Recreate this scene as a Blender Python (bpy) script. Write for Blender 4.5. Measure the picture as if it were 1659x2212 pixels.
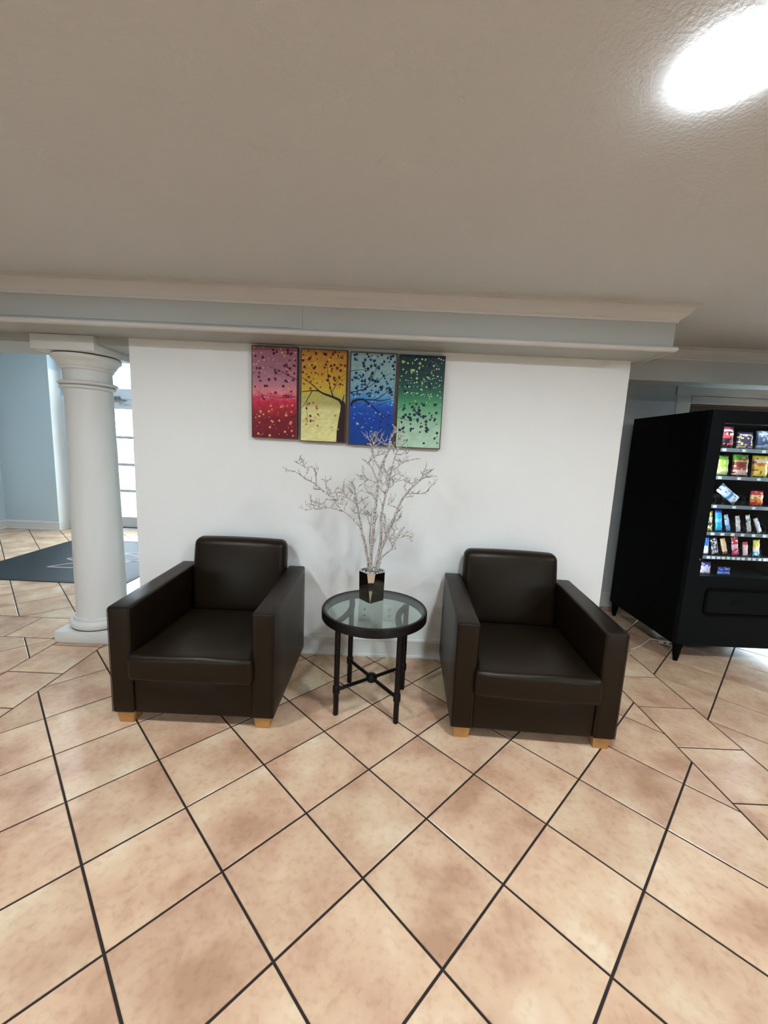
import bpy, bmesh, math, random
from mathutils import Vector, Matrix
R = random.Random(7)
scene = bpy.context.scene
for o in list(bpy.data.objects):
    bpy.data.objects.remove(o, do_unlink=True)
C = scene.collection

# ------------------------------------------------------------------ camera
cam_d = bpy.data.cameras.new('camera')
cam = bpy.data.objects.new('camera', cam_d)
C.objects.link(cam)
cam_d.sensor_fit = 'HORIZONTAL'
cam_d.sensor_width = 36.0
cam_d.lens = 886.157 / 1659 * 36.0
cam_d.clip_start = 0.02
cam_d.clip_end = 300
right = Vector((0.998944585, 0.00677011290, 0.0454299691))
down = Vector((0.0459312239, -0.151501242, -0.987389334))
fwd = Vector((0.000197959476, 0.988433882, -0.151652305))
m = Matrix.Identity(4)
for i in range(3):
    m[i][0] = right[i]; m[i][1] = -down[i]; m[i][2] = -fwd[i]
m.translation = Vector((1.00485, -2.22068, 1.49163))
cam.matrix_world = m
scene.camera = cam

# ------------------------------------------------------------------ world, exposure
W = bpy.data.worlds.new('overcast_sky')
scene.world = W
W.use_nodes = True
bg = W.node_tree.nodes['Background']
bg.inputs['Color'].default_value = (0.74, 0.89, 1.0, 1)
bg.inputs['Strength'].default_value = 14.0
scene.view_settings.view_transform = 'Standard'
scene.view_settings.look = 'None'
scene.view_settings.gamma = 1.0
scene.view_settings.use_curve_mapping = False
scene.view_settings.exposure = 0.0
scene.cycles.use_denoising = True
scene.cycles.max_bounces = 7
scene.cycles.diffuse_bounces = 3
scene.cycles.glossy_bounces = 3
scene.cycles.transmission_bounces = 3
scene.cycles.transparent_max_bounces = 8
scene.cycles.caustics_reflective = False
scene.cycles.caustics_refractive = False
scene.cycles.use_adaptive_sampling = True
scene.cycles.adaptive_threshold = 0.13
scene.cycles.sample_clamp_indirect = 8.0
LAMP = 375.0            # emission of each ceiling disc
LAMP_COL = (0.83, 0.92, 1.0)

# ------------------------------------------------------------------ materials
def lin(c):
    return tuple(((x / 255) / 12.92 if x / 255 <= .04045 else ((x / 255 + .055) / 1.055) ** 2.4) for x in c)

MATS = {}
def mat(name, srgb=None, rough=.6, metal=0., spec=.5, tint=None, rgb=None, bump=None, emit=None, coat=0., vary=None):
    if name in MATS: return MATS[name]
    M = bpy.data.materials.new(name); M.use_nodes = True
    nt = M.node_tree; b = nt.nodes['Principled BSDF']
    col = rgb if rgb else lin(srgb)
    b.inputs['Base Color'].default_value = (*col, 1)
    b.inputs['Roughness'].default_value = rough
    b.inputs['Metallic'].default_value = metal
    b.inputs['Specular IOR Level'].default_value = spec
    b.inputs['Coat Weight'].default_value = coat
    if tint: b.inputs['Specular Tint'].default_value = (*tint, 1)
    if emit:
        b.inputs['Emission Color'].default_value = (*emit[0], 1)
        b.inputs['Emission Strength'].default_value = emit[1]
    tc = nt.nodes.new('ShaderNodeTexCoord')
    geo = nt.nodes.new('ShaderNodeNewGeometry')
    if vary:      # (scale, amount): soft mottling of the base colour
        n = nt.nodes.new('ShaderNodeTexNoise'); n.inputs['Scale'].default_value = vary[0]; n.inputs['Detail'].default_value = 4
        nt.links.new(geo.outputs['Position'], n.inputs['Vector'])
        r = nt.nodes.new('ShaderNodeValToRGB')
        a = vary[1]
        r.color_ramp.elements[0].position = .3; r.color_ramp.elements[1].position = .7
        r.color_ramp.elements[0].color = (*[x * (1 - a) for x in col], 1)
        r.color_ramp.elements[1].color = (*[min(1, x * (1 + a)) for x in col], 1)
        nt.links.new(n.outputs['Fac'], r.inputs['Fac'])
        nt.links.new(r.outputs['Color'], b.inputs['Base Color'])
    if bump:      # (scale, strength, distance)
        n = nt.nodes.new('ShaderNodeTexNoise'); n.inputs['Scale'].default_value = bump[0]; n.inputs['Detail'].default_value = 3
        nt.links.new(geo.outputs['Position'], n.inputs['Vector'])
        bp = nt.nodes.new('ShaderNodeBump'); bp.inputs['Strength'].default_value = bump[1]; bp.inputs['Distance'].default_value = bump[2]
        nt.links.new(n.outputs['Fac'], bp.inputs['Height'])
        nt.links.new(bp.outputs['Normal'], b.inputs['Normal'])
    MATS[name] = M
    return M

def attr_mat(name, rough=.5, spec=.4, coat=0., metal=0.):
    if name in MATS: return MATS[name]
    M = bpy.data.materials.new(name); M.use_nodes = True
    nt = M.node_tree; b = nt.nodes['Principled BSDF']
    a = nt.nodes.new('ShaderNodeVertexColor'); a.layer_name = 'Col'
    nt.links.new(a.outputs['Color'], b.inputs['Base Color'])
    b.inputs['Roughness'].default_value = rough
    b.inputs['Specular IOR Level'].default_value = spec
    b.inputs['Coat Weight'].default_value = coat
    b.inputs['Metallic'].default_value = metal
    MATS[name] = M
    return M

def glass_mat(name, tint, ior=1.5, rough=0.0):
    if name in MATS: return MATS[name]
    M = bpy.data.materials.new(name); M.use_nodes = True
    nt = M.node_tree
    nt.nodes.remove(nt.nodes['Principled BSDF'])
    out = nt.nodes['Material Output']
    t = nt.nodes.new('ShaderNodeBsdfTransparent'); t.inputs['Color'].default_value = (*tint, 1)
    g = nt.nodes.new('ShaderNodeBsdfGlossy'); g.inputs['Roughness'].default_value = rough
    lw = nt.nodes.new('ShaderNodeLayerWeight'); lw.inputs['Blend'].default_value = .5
    pw = nt.nodes.new('ShaderNodeMath'); pw.operation = 'POWER'; pw.inputs[1].default_value = 4.5
    f = nt.nodes.new('ShaderNodeMath'); f.operation = 'MULTIPLY_ADD'
    f0 = ((ior - 1) / (ior + 1)) ** 2
    f.inputs[1].default_value = 1 - f0; f.inputs[2].default_value = f0
    nt.links.new(lw.outputs['Facing'], pw.inputs[0]); nt.links.new(pw.outputs[0], f.inputs[0])
    mx = nt.nodes.new('ShaderNodeMixShader')
    nt.links.new(f.outputs[0], mx.inputs[0]); nt.links.new(t.outputs[0], mx.inputs[1]); nt.links.new(g.outputs[0], mx.inputs[2])
    nt.links.new(mx.outputs[0], out.inputs['Surface'])
    MATS[name] = M
    return M

def tile_mat():
    M = bpy.data.materials.new('terracotta_cream_tile'); M.use_nodes = True
    nt = M.node_tree; b = nt.nodes['Principled BSDF']; L = nt.links
    geo = nt.nodes.new('ShaderNodeNewGeometry'); oi = nt.nodes.new('ShaderNodeObjectInfo')
    add = nt.nodes.new('ShaderNodeVectorMath'); add.operation = 'MULTIPLY_ADD'
    add.inputs[1].default_value = (1, 1, 1)
    cmb = nt.nodes.new('ShaderNodeMath'); cmb.operation = 'MULTIPLY'; cmb.inputs[1].default_value = 37.0
    L.new(oi.outputs['Random'], cmb.inputs[0])
    L.new(geo.outputs['Position'], add.inputs[0]); L.new(cmb.outputs[0], add.inputs[2])
    n1 = nt.nodes.new('ShaderNodeTexNoise'); n1.inputs['Scale'].default_value = 3.3; n1.inputs['Detail'].default_value = 4; n1.inputs['Roughness'].default_value = .55
    n2 = nt.nodes.new('ShaderNodeTexNoise'); n2.inputs['Scale'].default_value = 42; n2.inputs['Detail'].default_value = 2
    for n in (n1, n2): L.new(add.outputs[0], n.inputs['Vector'])
    r = nt.nodes.new('ShaderNodeValToRGB'); cr = r.color_ramp
    cr.elements[0].position = .33; cr.elements[0].color = (*lin((184, 144, 115)), 1)
    cr.elements[1].position = .74; cr.elements[1].color = (*lin((232, 211, 181)), 1)
    e = cr.elements.new(.44); e.color = (*lin((204, 166, 137)), 1)
    e = cr.elements.new(.57); e.color = (*lin((216, 184, 152)), 1)
    L.new(n1.outputs['Fac'], r.inputs['Fac'])
    mx = nt.nodes.new('ShaderNodeMixRGB'); mx.blend_type = 'MULTIPLY'
    r2 = nt.nodes.new('ShaderNodeValToRGB')
    r2.color_ramp.elements[0].position = .28; r2.color_ramp.elements[0].color = (.86, .82, .79, 1)
    r2.color_ramp.elements[1].position = .50; r2.color_ramp.elements[1].color = (1, 1, 1, 1)
    L.new(n2.outputs['Fac'], r2.inputs['Fac'])
    mx.inputs[0].default_value = .75
    L.new(r.outputs[0], mx.inputs[1]); L.new(r2.outputs[0], mx.inputs[2])
    hs = nt.nodes.new('ShaderNodeHueSaturation')
    mr = nt.nodes.new('ShaderNodeMapRange'); mr.inputs[3].default_value = .93; mr.inputs[4].default_value = 1.06
    L.new(oi.outputs['Random'], mr.inputs[0]); L.new(mr.outputs[0], hs.inputs['Value'])
    L.new(mx.outputs[0], hs.inputs['Color'])
    L.new(hs.outputs[0], b.inputs['Base Color'])
    b.inputs['Roughness'].default_value = .27
    b.inputs['Specular IOR Level'].default_value = .5
    return M

TILE = tile_mat()
GROUT = mat('brown_grout', (36, 24, 18), .85, bump=(300, .4, .001))
WALL = mat('white_wall_paint', (236, 236, 232), .75, spec=.3, bump=(55, .35, .004))
WALL2 = mat('grey_white_wall_paint', (205, 212, 214), .75, spec=.3, bump=(60, .2, .003))
CROWN = mat('shaded_crown_white', (206, 202, 196), .5, spec=.3)  # trim white toned down, shade near the ceiling put into the colour
SOFF = mat('shaded_soffit_white', (178, 180, 175), .75, spec=.3, bump=(60, .15, .002))  # white wall paint darkened, the soffit's shade put into the colour
ENTW = mat('pale_blue_grey_paint', (196, 212, 220), .75, spec=.3, bump=(60, .2, .003))
FARW = mat('bounce_cutting_taupe', (120, 112, 104), .75, spec=.3, bump=(60, .2, .003))  # unseen walls coloured dark to cut bounced light
CEIL = mat('ceiling_paint', (206, 207, 206), .9, spec=.2, bump=(90, .5, .004))
TRIM = mat('white_trim_paint', (224, 224, 220), .45, spec=.4)
COLP = mat('column_paint', (222, 221, 216), .5, spec=.4)
LEATHER = mat('dark_brown_leather', (24, 15, 7), .38, spec=.25, tint=(1.0, .92, .78), bump=(420, .12, .0008))
SEAM = mat('leather_seam', (22, 16, 11), .45, spec=.3)
WOODFOOT = mat('light_oak', (178, 130, 74), .5, vary=(30, .12))
BLACKM = mat('black_brown_metal', (15, 10, 8), .4, spec=.22)
CHROME = mat('mirror_chrome', (215, 215, 215), .06, metal=1.)
TWIG = None
VMB = mat('black_machine_paint', (3, 3, 3), .5, spec=.08)
VMF = mat('charcoal_machine_front', (12, 17, 19), .45, spec=.10)
VMIN = mat('black_machine_inside', (14, 17, 20), .5, spec=.4)
STEEL = mat('brushed_steel', (150, 165, 172), .35, metal=.9)
TAG = mat('white_price_tag', (235, 238, 238), .5)
WIRE = mat('dark_wire', (34, 36, 38), .4, metal=.6)
PLAST = mat('white_plastic', (232, 232, 226), .4)
DARK = mat('dark_slot', (28, 26, 24), .6)
CORD = mat('pale_cord', (206, 196, 184), .5)
MATM = mat('navy_mat', (15, 24, 34), .5, spec=.25, bump=(220, .6, .004), vary=(60, .25))
EMBL = mat('pale_red_mat_print', (190, 160, 172), .7)
FRAMEB = mat('brown_canvas_edge', (74, 54, 44), .6)
ALU = mat('grey_door_paint', (188, 196, 204), .5)
DOORW = mat('white_door_paint', (214, 222, 230), .5)
BLIND = mat('brown_wood_blind', (92, 72, 56), .6)
PANE = glass_mat('clear_pane', (.96, .98, .98), 1.45)
TGLASS = glass_mat('green_tinted_table_glass', (.80, .88, .85), 1.6)
VGLASS = glass_mat('machine_glass', (.95, .97, .98), 1.35)
PAINT = attr_mat('printed_canvas', .55, .3)
FOIL = attr_mat('printed_foil_wrapper', .32, .5, .3)
HALOEDGE = mat('dim_halo_glow', (255, 255, 255), .5, emit=(LAMP_COL, LAMP * .045))  # weak glow added round each lens to throw a halo on the ceiling
LENS = mat('glowing_lens', (255, 255, 255), .5, emit=(LAMP_COL, LAMP))
TUBE = mat('cold_light_tube', (255, 255, 255), .5, emit=((.86, .95, 1.0), 68))
CONC = mat('pale_concrete', (205, 205, 200), .9, vary=(.6, .06))
LAWN = mat('mown_grass', (70, 98, 58), .95, vary=(.8, .2))
FOLI = mat('hedge_leaves', (74, 112, 70), .9, vary=(3, .3))

# ------------------------------------------------------------------ mesh helpers
class MB:
    def __init__(s): s.v = []; s.f = []; s.c = []; s.smooth = []
    def add(s, vs, fs, col=None, smooth=False):
        o = len(s.v); s.v += [tuple(x) for x in vs]
        for f in fs:
            s.f.append(tuple(o + i for i in f)); s.c.append(col); s.smooth.append(smooth)
    def box(s, x0, x1, y0, y1, z0, z1, col=None):
        v = [(x, y, z) for z in (z0, z1) for y in (y0, y1) for x in (x0, x1)]
        s.add(v, [(0, 2, 3, 1), (4, 5, 7, 6), (0, 1, 5, 4), (2, 6, 7, 3), (0, 4, 6, 2), (1, 3, 7, 5)], col)
    def bbox(s, x0, x1, y0, y1, z0, z1, r=.01, seg=3, fn=None, sub=0):
        bm = bmesh.new()
        bmesh.ops.create_cube(bm, size=1)
        for v in bm.verts:
            v.co = ((x0 + x1) / 2 + v.co.x * (x1 - x0), (y0 + y1) / 2 + v.co.y * (y1 - y0), (z0 + z1) / 2 + v.co.z * (z1 - z0))
        bmesh.ops.bevel(bm, geom=bm.edges[:], offset=r, segments=seg, profile=.5, affect='EDGES')
        if sub:
            bmesh.ops.subdivide_edges(bm, edges=[e for e in bm.edges if e.calc_length() > .08], cuts=sub, use_grid_fill=True)
        if fn:
            for v in bm.verts: v.co = fn(v.co)
        bm.verts.index_update()
        s.add([v.co[:] for v in bm.verts], [[v.index for v in f.verts] for f in bm.faces], smooth=True)
        bm.free()
    def tube(s, pts, rad, n=8, cap=True, col=None):
        pts = [Vector(p) for p in pts]
        rads = rad if isinstance(rad, (list, tuple)) else [rad] * len(pts)
        vs = []; fs = []
        t0 = (pts[1] - pts[0]).normalized()
        u = t0.orthogonal().normalized()
        for i, p in enumerate(pts):
            a = pts[max(0, i - 1)]; b = pts[min(len(pts) - 1, i + 1)]
            t = (b - a).normalized()
            u = (u - t * u.dot(t))
            u = u.normalized() if u.length > 1e-6 else t.orthogonal().normalized()
            w = t.cross(u)
            for k in range(n):
                an = 2 * math.pi * k / n
                vs.append(p + (u * math.cos(an) + w * math.sin(an)) * rads[i])
        for i in range(len(pts) - 1):
            for k in range(n):
                k2 = (k + 1) % n
                fs.append((i * n + k, i * n + k2, (i + 1) * n + k2, (i + 1) * n + k))
        if cap:
            fs.append(tuple(reversed(range(n)))); fs.append(tuple((len(pts) - 1) * n + k for k in range(n)))
        s.add(vs, fs, col, smooth=True)
    def lathe(s, prof, cx=0, cy=0, n=48, closed=False):
        vs = []; fs = []
        for r, z in prof:
            for k in range(n):
                a = 2 * math.pi * k / n
                vs.append((cx + r * math.cos(a), cy + r * math.sin(a), z))
        m_ = len(prof)
        for i in range(m_ if closed else m_ - 1):
            j = (i + 1) % m_
            for k in range(n):
                k2 = (k + 1) % n
                fs.append((i * n + k, i * n + k2, j * n + k2, j * n + k))
        if not closed:
            if prof[0][0] > 1e-6: fs.append(tuple(reversed(range(n))))
            if prof[-1][0] > 1e-6: fs.append(tuple((m_ - 1) * n + k for k in range(n)))
        s.add(vs, fs, smooth=True)
    def sweep(s, prof, path):
        """prof: list of (out, z) around; path: list of (x, y, nx, ny) mitred outward directions"""
        n = len(prof); vs = []; fs = []
        for (x, y, nx, ny) in path:
            for (o_, z) in prof: vs.append((x + nx * o_, y + ny * o_, z))
        for i in range(len(path) - 1):
            for k in range(n):
                k2 = (k + 1) % n
                fs.append((i * n + k, i * n + k2, (i + 1) * n + k2, (i + 1) * n + k))
        fs.append(tuple(reversed(range(n)))); fs.append(tuple((len(path) - 1) * n + k for k in range(n)))
        s.add(vs, fs)
    def mesh(s, name, m_):
        me = bpy.data.meshes.new(name)
        me.from_pydata(s.v, [], s.f)
        me.materials.append(m_)
        if any(c is not None for c in s.c):
            ca = me.color_attributes.new('Col', 'FLOAT_COLOR', 'CORNER')
            i = 0
            buf = []
            for f, c in zip(s.f, s.c):
                c = c or (1, 1, 1)
                if callable(c):
                    for vi in f: buf += [*c(s.v[vi]), 1.0]
                else:
                    for vi in f: buf += [*c, 1.0]
            ca.data.foreach_set('color', buf)
        me.polygons.foreach_set('use_smooth', s.smooth)
        bm = bmesh.new(); bm.from_mesh(me)
        bmesh.ops.recalc_face_normals(bm, faces=bm.faces[:])
        bm.to_mesh(me); bm.free()
        if any(s.smooth):
            try: me.set_sharp_from_angle(angle=math.radians(38))
            except Exception: pass
        me.update()
        return me
    def build(s, name, m_, parent=None, loc=None):
        o = bpy.data.objects.new(name, s.mesh(name, m_)); C.objects.link(o)
        if loc: o.location = loc
        if parent: o.parent = parent
        return o

def tag(o, label=None, cat=None, group=None, kind=None):
    if label: o['label'] = label
    if cat: o['category'] = cat
    if group: o['group'] = group
    if kind: o['kind'] = kind
    return o
def thing(name, label, cat, loc=(0, 0, 0), rz=0., group=None):
    o = bpy.data.objects.new(name, None); C.objects.link(o)
    o.empty_display_size = .1
    o.location = loc; o.rotation_euler = (0, 0, rz)
    return tag(o, label, cat, group)
def struct(name, mb, m_, parent=None, label=None, cat=None):
    o = mb.build(name, m_, parent)
    o['kind'] = 'structure'
    return tag(o, label, cat)
def boxes(*bs):
    mb = MB()
    for b in bs: mb.box(*b)
    return mb
def copy_tree(o, parent=None):
    c = o.copy(); C.objects.link(c); c.parent = parent
    for ch in o.children: copy_tree(ch, c)
    return c

# ================================================================== STRUCTURE
XL, XR, YF, YW = -4.9, 5.6, -4.8, 0.582
ZC, ZS, WT = 2.37, 2.13, 1.0
floor = struct('floor', boxes((XL - .1, XR + .1, YF - .1, 4.6, -.14, -.0035)), GROUT,
               label='floor of diagonal cream terracotta tiles with dark brown joints', cat='floor')

# ---- floor tiles, each clipped to its field
S = .35
cc = math.sqrt(.5)
def clip(poly, a, b, c):          # keep a*x+b*y<=c
    out = []
    for i in range(len(poly)):
        p, q = poly[i], poly[(i + 1) % len(poly)]
        dp, dq = a * p[0] + b * p[1] - c, a * q[0] + b * q[1] - c
        if dp <= 0: out.append(p)
        if (dp < 0 < dq) or (dq < 0 < dp):
            t = dp / (dp - dq); out.append((p[0] + t * (q[0] - p[0]), p[1] + t * (q[1] - p[1])))
    return out
def clip_rect(poly, r):
    for abc in ((-1, 0, -r[0]), (1, 0, r[1]), (0, -1, -r[2]), (0, 1, r[3])):
        poly = clip(poly, *abc)
        if len(poly) < 3: return []
    return poly
def clean(p):
    out = []
    for q in p:
        if not out or math.dist(q, out[-1]) > 1e-4: out.append(q)
    if len(out) > 1 and math.dist(out[0], out[-1]) < 1e-4: out.pop()
    return out
def area(p): return sum(p[i][0] * p[(i + 1) % len(p)][1] - p[(i + 1) % len(p)][0] * p[i][1] for i in range(len(p))) / 2
def inset(p, d):                  # convex ccw polygon
    r = p
    for i in range(len(p)):
        a, b = p[i], p[(i + 1) % len(p)]
        ex, ey = b[0] - a[0], b[1] - a[1]; l = math.hypot(ex, ey)
        nx, ny = ey / l, -ex / l
        r = clip(r, nx, ny, nx * a[0] + ny * a[1] - d)
        if len(r) < 3: return []
    return clean(r)
tiles = []
def diag_field(rect, boff=0.):
    for a in range(-60, 60):
        for b in range(-60, 60):
            q = []
            for da, db in ((0, 0), (1, 0), (1, 1), (0, 1)):
                aa, bb = a + da, b + db + boff
                q.append(((aa + bb) * cc * S, (aa - bb) * cc * S))
            if area(q) < 0: q.reverse()
            xs = [v[0] for v in q]; ys = [v[1] for v in q]
            if max(xs) < rect[0] or min(xs) > rect[1] or max(ys) < rect[2] or min(ys) > rect[3]: continue
            k = clean(clip_rect(q, rect))
            if len(k) >= 3 and area(k) > .0012: tiles.append(k)
def strip_y(x0, x1, y0, y1, ph):
    n = math.floor((y0 - ph) / S)
    while ph + n * S < y1:
        k = clip_rect([(x0, ph + n * S), (x1, ph + n * S), (x1, ph + (n + 1) * S), (x0, ph + (n + 1) * S)], (x0, x1, y0, y1))
        if len(k) >= 3 and area(k) > .002: tiles.append(clean(k))
        n += 1
def strip_x(x0, x1, y0, y1, ph):
    n = math.floor((x0 - ph) / S)
    while ph + n * S < x1:
        k = clip_rect([(ph + n * S, y0), (ph + (n + 1) * S, y0), (ph + (n + 1) * S, y1), (ph + n * S, y1)], (x0, x1, y0, y1))
        if len(k) >= 3 and area(k) > .002: tiles.append(clean(k))
        n += 1
T = lambda v: v * S
diag_field((T(-2.78), T(7.49), YF, T(1.75)))
diag_field((XL, T(-3.785), YF, T(1.75)))
diag_field((XL, -.71, T(2.74), 4.38), .17)
diag_field((T(8.49), XR, YF, 1.82))
diag_field((1.6, T(7.49), 1.0, 1.82))
strip_y(T(7.49), T(8.49), YF, 1.82, T(.30))
strip_y(T(-3.785), T(-2.78), YF, T(1.75), T(.49))
strip_x(XL, -.71, T(1.75), T(2.74), T(-5.0))
Rm = m.to_3x3().transposed()
def pix(p):
    q = Rm @ (Vector(p) - m.translation)
    if q.z > -.05: return None
    return (829.5 + 886.157 * q.x / -q.z, 1106 - 886.157 * q.y / -q.z, -q.z)
scored = []
for t in tiles:
    cx = sum(v[0] for v in t) / len(t); cy = sum(v[1] for v in t) / len(t)
    px = [pix((v[0], v[1], 0)) for v in t] + [pix((cx, cy, 0))]
    px = [q for q in px if q]
    vis = any(-15 < q[0] < 1674 and q[1] < 2227 for q in px)
    if vis and -.6 < cx < 2.5 and cy > .65: vis = False
    if vis and cx > 2.9 and cy > 1.65: vis = False
    d = min((q[2] for q in px), default=99)
    scored.append((0 if vis else 1, d, cx, cy, t))
scored.sort(key=lambda s: s[:2])
def tile_mb(poly, mb, dz=0.):
    a = inset(poly, .0042)
    if len(a) < 3: return False
    b = inset(a, .0022)
    if len(b) != len(a):
        b = a
    n = len(a)
    vs = [(x, y, dz) for x, y in b] + [(x, y, dz - .0016) for x, y in a] + [(x, y, -.006) for x, y in a]
    fs = [tuple(range(n))]
    for i in range(n):
        j = (i + 1) % n
        fs.append((i, n + i, n + j, j)); fs.append((n + i, 2 * n + i, 2 * n + j, n + j))
    mb.add(vs, fs)
    return True
rest = MB(); full_mesh = None; count = 0
for vis, d, cx, cy, t in scored:
    if vis == 0 and count < 300:
        loc = [(x - cx, y - cy) for x, y in t]
        if len(t) == 4 and abs(area(t) - S * S) < 1e-5 and abs(t[0][0] - t[1][0]) > .05 and abs(t[0][1] - t[1][1]) > .05:
            if full_mesh is None:
                mb = MB(); tile_mb(loc, mb); full_mesh = mb.mesh('tile', TILE)
            o = bpy.data.objects.new('tile', full_mesh); C.objects.link(o)
        else:
            mb = MB()
            if not tile_mb(loc, mb): continue
            o = mb.build('tile', TILE)
        o.location = (cx, cy, R.uniform(-.0004, .0003)); o.parent = floor
        count += 1
    else:
        tile_mb(t, rest)
tag(rest.build('tile_field', TILE, floor), kind='stuff')

# ---- ceilings
struct('ceiling', boxes((XL - .1, XR + .1, YF - .1, WT, ZC, ZC + .1), (-.6, XR + .1, WT, 1.92, ZC, ZC + .1)), CEIL,
       label='low flat grey-beige painted ceiling above the armchairs', cat='ceiling')
struct('ceiling', boxes((XL - .1, -.6, WT, 4.5, 2.95, 3.05)), CEIL, label='higher ceiling over the entrance behind the column', cat='ceiling')
# ---- walls
struct('wall_back', boxes((-.71, 2.57, YW, WT, 0, ZS)), WALL, label='white wall behind the two armchairs with the four pictures', cat='wall')
struct('wall_soffit', boxes((XL, 2.643, .30, WT, ZS, ZC)), SOFF, label='boxed soffit running above the white wall and the column', cat='soffit')
struct('wall_header', boxes((XL, -.71, YW, WT, 2.078, ZS)), SOFF, label='header beam over the opening on the column', cat='beam')
struct('wall_left', boxes((XL - .1, XL, YF, 4.5, 0, 3.0)), ENTW, label='pale wall at the far left side of the entrance', cat='wall')
struct('wall_entrance', boxes((XL, -4.07, 4.07, 4.5, 0, 2.95), (-4.07, -.6, 4.07, 4.38, 2.70, 2.95)), ENTW, label='pale blue-grey wall beside the glass entrance door', cat='wall')
struct('wall_entrance_top', boxes((-4.07, -.6, 4.38, 4.5, 2.80, 2.95), (-1.75, -.6, 4.38, 4.5, 0, 2.80)), WALL2, label='wall around the entrance glazing', cat='wall')
struct('wall_entrance_side', boxes((-.71, -.6, WT, 4.38, 0, 2.95), (XL, -.6, WT - .08, WT, ZC + .1, 2.95)), WALL2, label='side wall of the entrance behind the white wall', cat='wall')
struct('wall_back_right', boxes((-.6, 3.86, 1.82, 1.92, 0, ZC), (5.40, XR, 1.82, 1.92, 0, ZC), (3.86, 5.40, 1.82, 1.92, 2.057, ZC), (3.86, 5.40, 1.82, 1.92, 0, .10)), WALL2,
       label='grey-white wall behind the vending machine', cat='wall')
struct('wall_right', boxes((XR, XR + .1, YF, 1.92, 0, ZC)), FARW, label='right side wall of the lobby', cat='wall')
struct('wall_front', boxes((XL - .1, -2.7, YF - .1, YF, 0, ZC), (-1.2, 2.9, YF - .1, YF, 0, ZC), (4.4, XR + .1, YF - .1, YF, 0, ZC),
       (-2.7, -1.2, YF - .1, YF, 0, .50), (-2.7, -1.2, YF - .1, YF, 1.02, ZC), (2.9, 4.4, YF - .1, YF, 0, .50), (2.9, 4.4, YF - .1, YF, 1.02, ZC)), FARW, label='wall behind the viewpoint', cat='wall')
struct('wall_beam', boxes((-.6, XR, 1.165, 1.36, 2.125, ZC)), SOFF, label='second ceiling beam running above the vending machine', cat='beam')

# ---- mouldings
def crown(z0, z1, p):
    h = z1 - z0
    return [(0, z0), (.10 * p, z0), (.12 * p, z0 + .14 * h), (.27 * p, z0 + .24 * h), (.42 * p, z0 + .38 * h), (.56 * p, z0 + .52 * h), (.66 * p, z0 + .68 * h),
            (.72 * p, z0 + .76 * h), (.76 * p, z0 + .84 * h), (p, z0 + .88 * h), (p, z1), (0, z1)]
mb = MB(); mb.sweep(crown(2.285, ZC, .082), [(XL, .30, 0, -1), (2.643, .30, 1, -1), (2.643, WT, 1, 0)])
t1 = struct('trim_1', mb, CROWN, label='white crown moulding where the soffit meets the ceiling', cat='moulding')
bead = [(-.004, ZS - .004)] + [(.022 * math.sin(math.pi * k / 8), ZS + .010 - .016 * math.cos(math.pi * k / 8)) for k in range(9)] + [(-.004, ZS + .026)]
mb = MB(); mb.sweep(bead, [(XL, .30, 0, -1), (2.643, .30, 1, -1), (2.643, WT, 1, 0)])
struct('trim_2', mb, CROWN, label='rounded bead along the lower edge of the soffit', cat='moulding')
t3 = struct('trim_3', boxes((XL, .482, .2945, .30, 2.163, 2.173), (.462, .482, .2945, .30, 2.173, 2.285)), SOFF, label='thin panel moulding on the face of the soffit', cat='moulding')
mb = MB(); mb.sweep(crown(2.287, ZC, .075), [(-.6, 1.165, 0, -1), (XR, 1.165, 0, -1)])
struct('trim_4', mb, CROWN, label='crown moulding of the beam above the vending machine', cat='moulding')
BB = [(0, 0), (.020, 0), (.020, .016), (.014, .022), (.014, .118), (.018, .124), (.016, .136), (.008, .146), (.006, .155), (0, .155)]
def base(name, path, label, h=1.):
    mb = MB(); mb.sweep([(o_, z * h) for o_, z in BB], path)
    return struct(name, mb, TRIM, label=label, cat='baseboard')
base('baseboard_back', [(-.71, WT, -1, 0), (-.71, YW, -1, -1), (2.57, YW, 1, -1), (2.57, WT, 1, 0)], 'white baseboard at the foot of the wall behind the armchairs')
base('baseboard_entrance', [(XL, 4.07, 0, -1), (-4.07, 4.07, 1, -1), (-4.07, 4.26, 1, 0)], 'pale baseboard along the far entrance wall', .88)
base('baseboard_left', [(XL, 4.07, 1, 0), (XL, -4.8, 1, 0)], 'baseboard along the left wall of the entrance', .88)
base('baseboard_right', [(-.6, 1.82, 0, -1), (XR, 1.82, 0, -1)], 'baseboard behind the vending machine')
struct('trim_5', boxes((-4.07, -4.060, 4.062, 4.27, .137, 2.44)), TRIM, label='bright white upright trim at the corner of the entrance', cat='casing')
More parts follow.
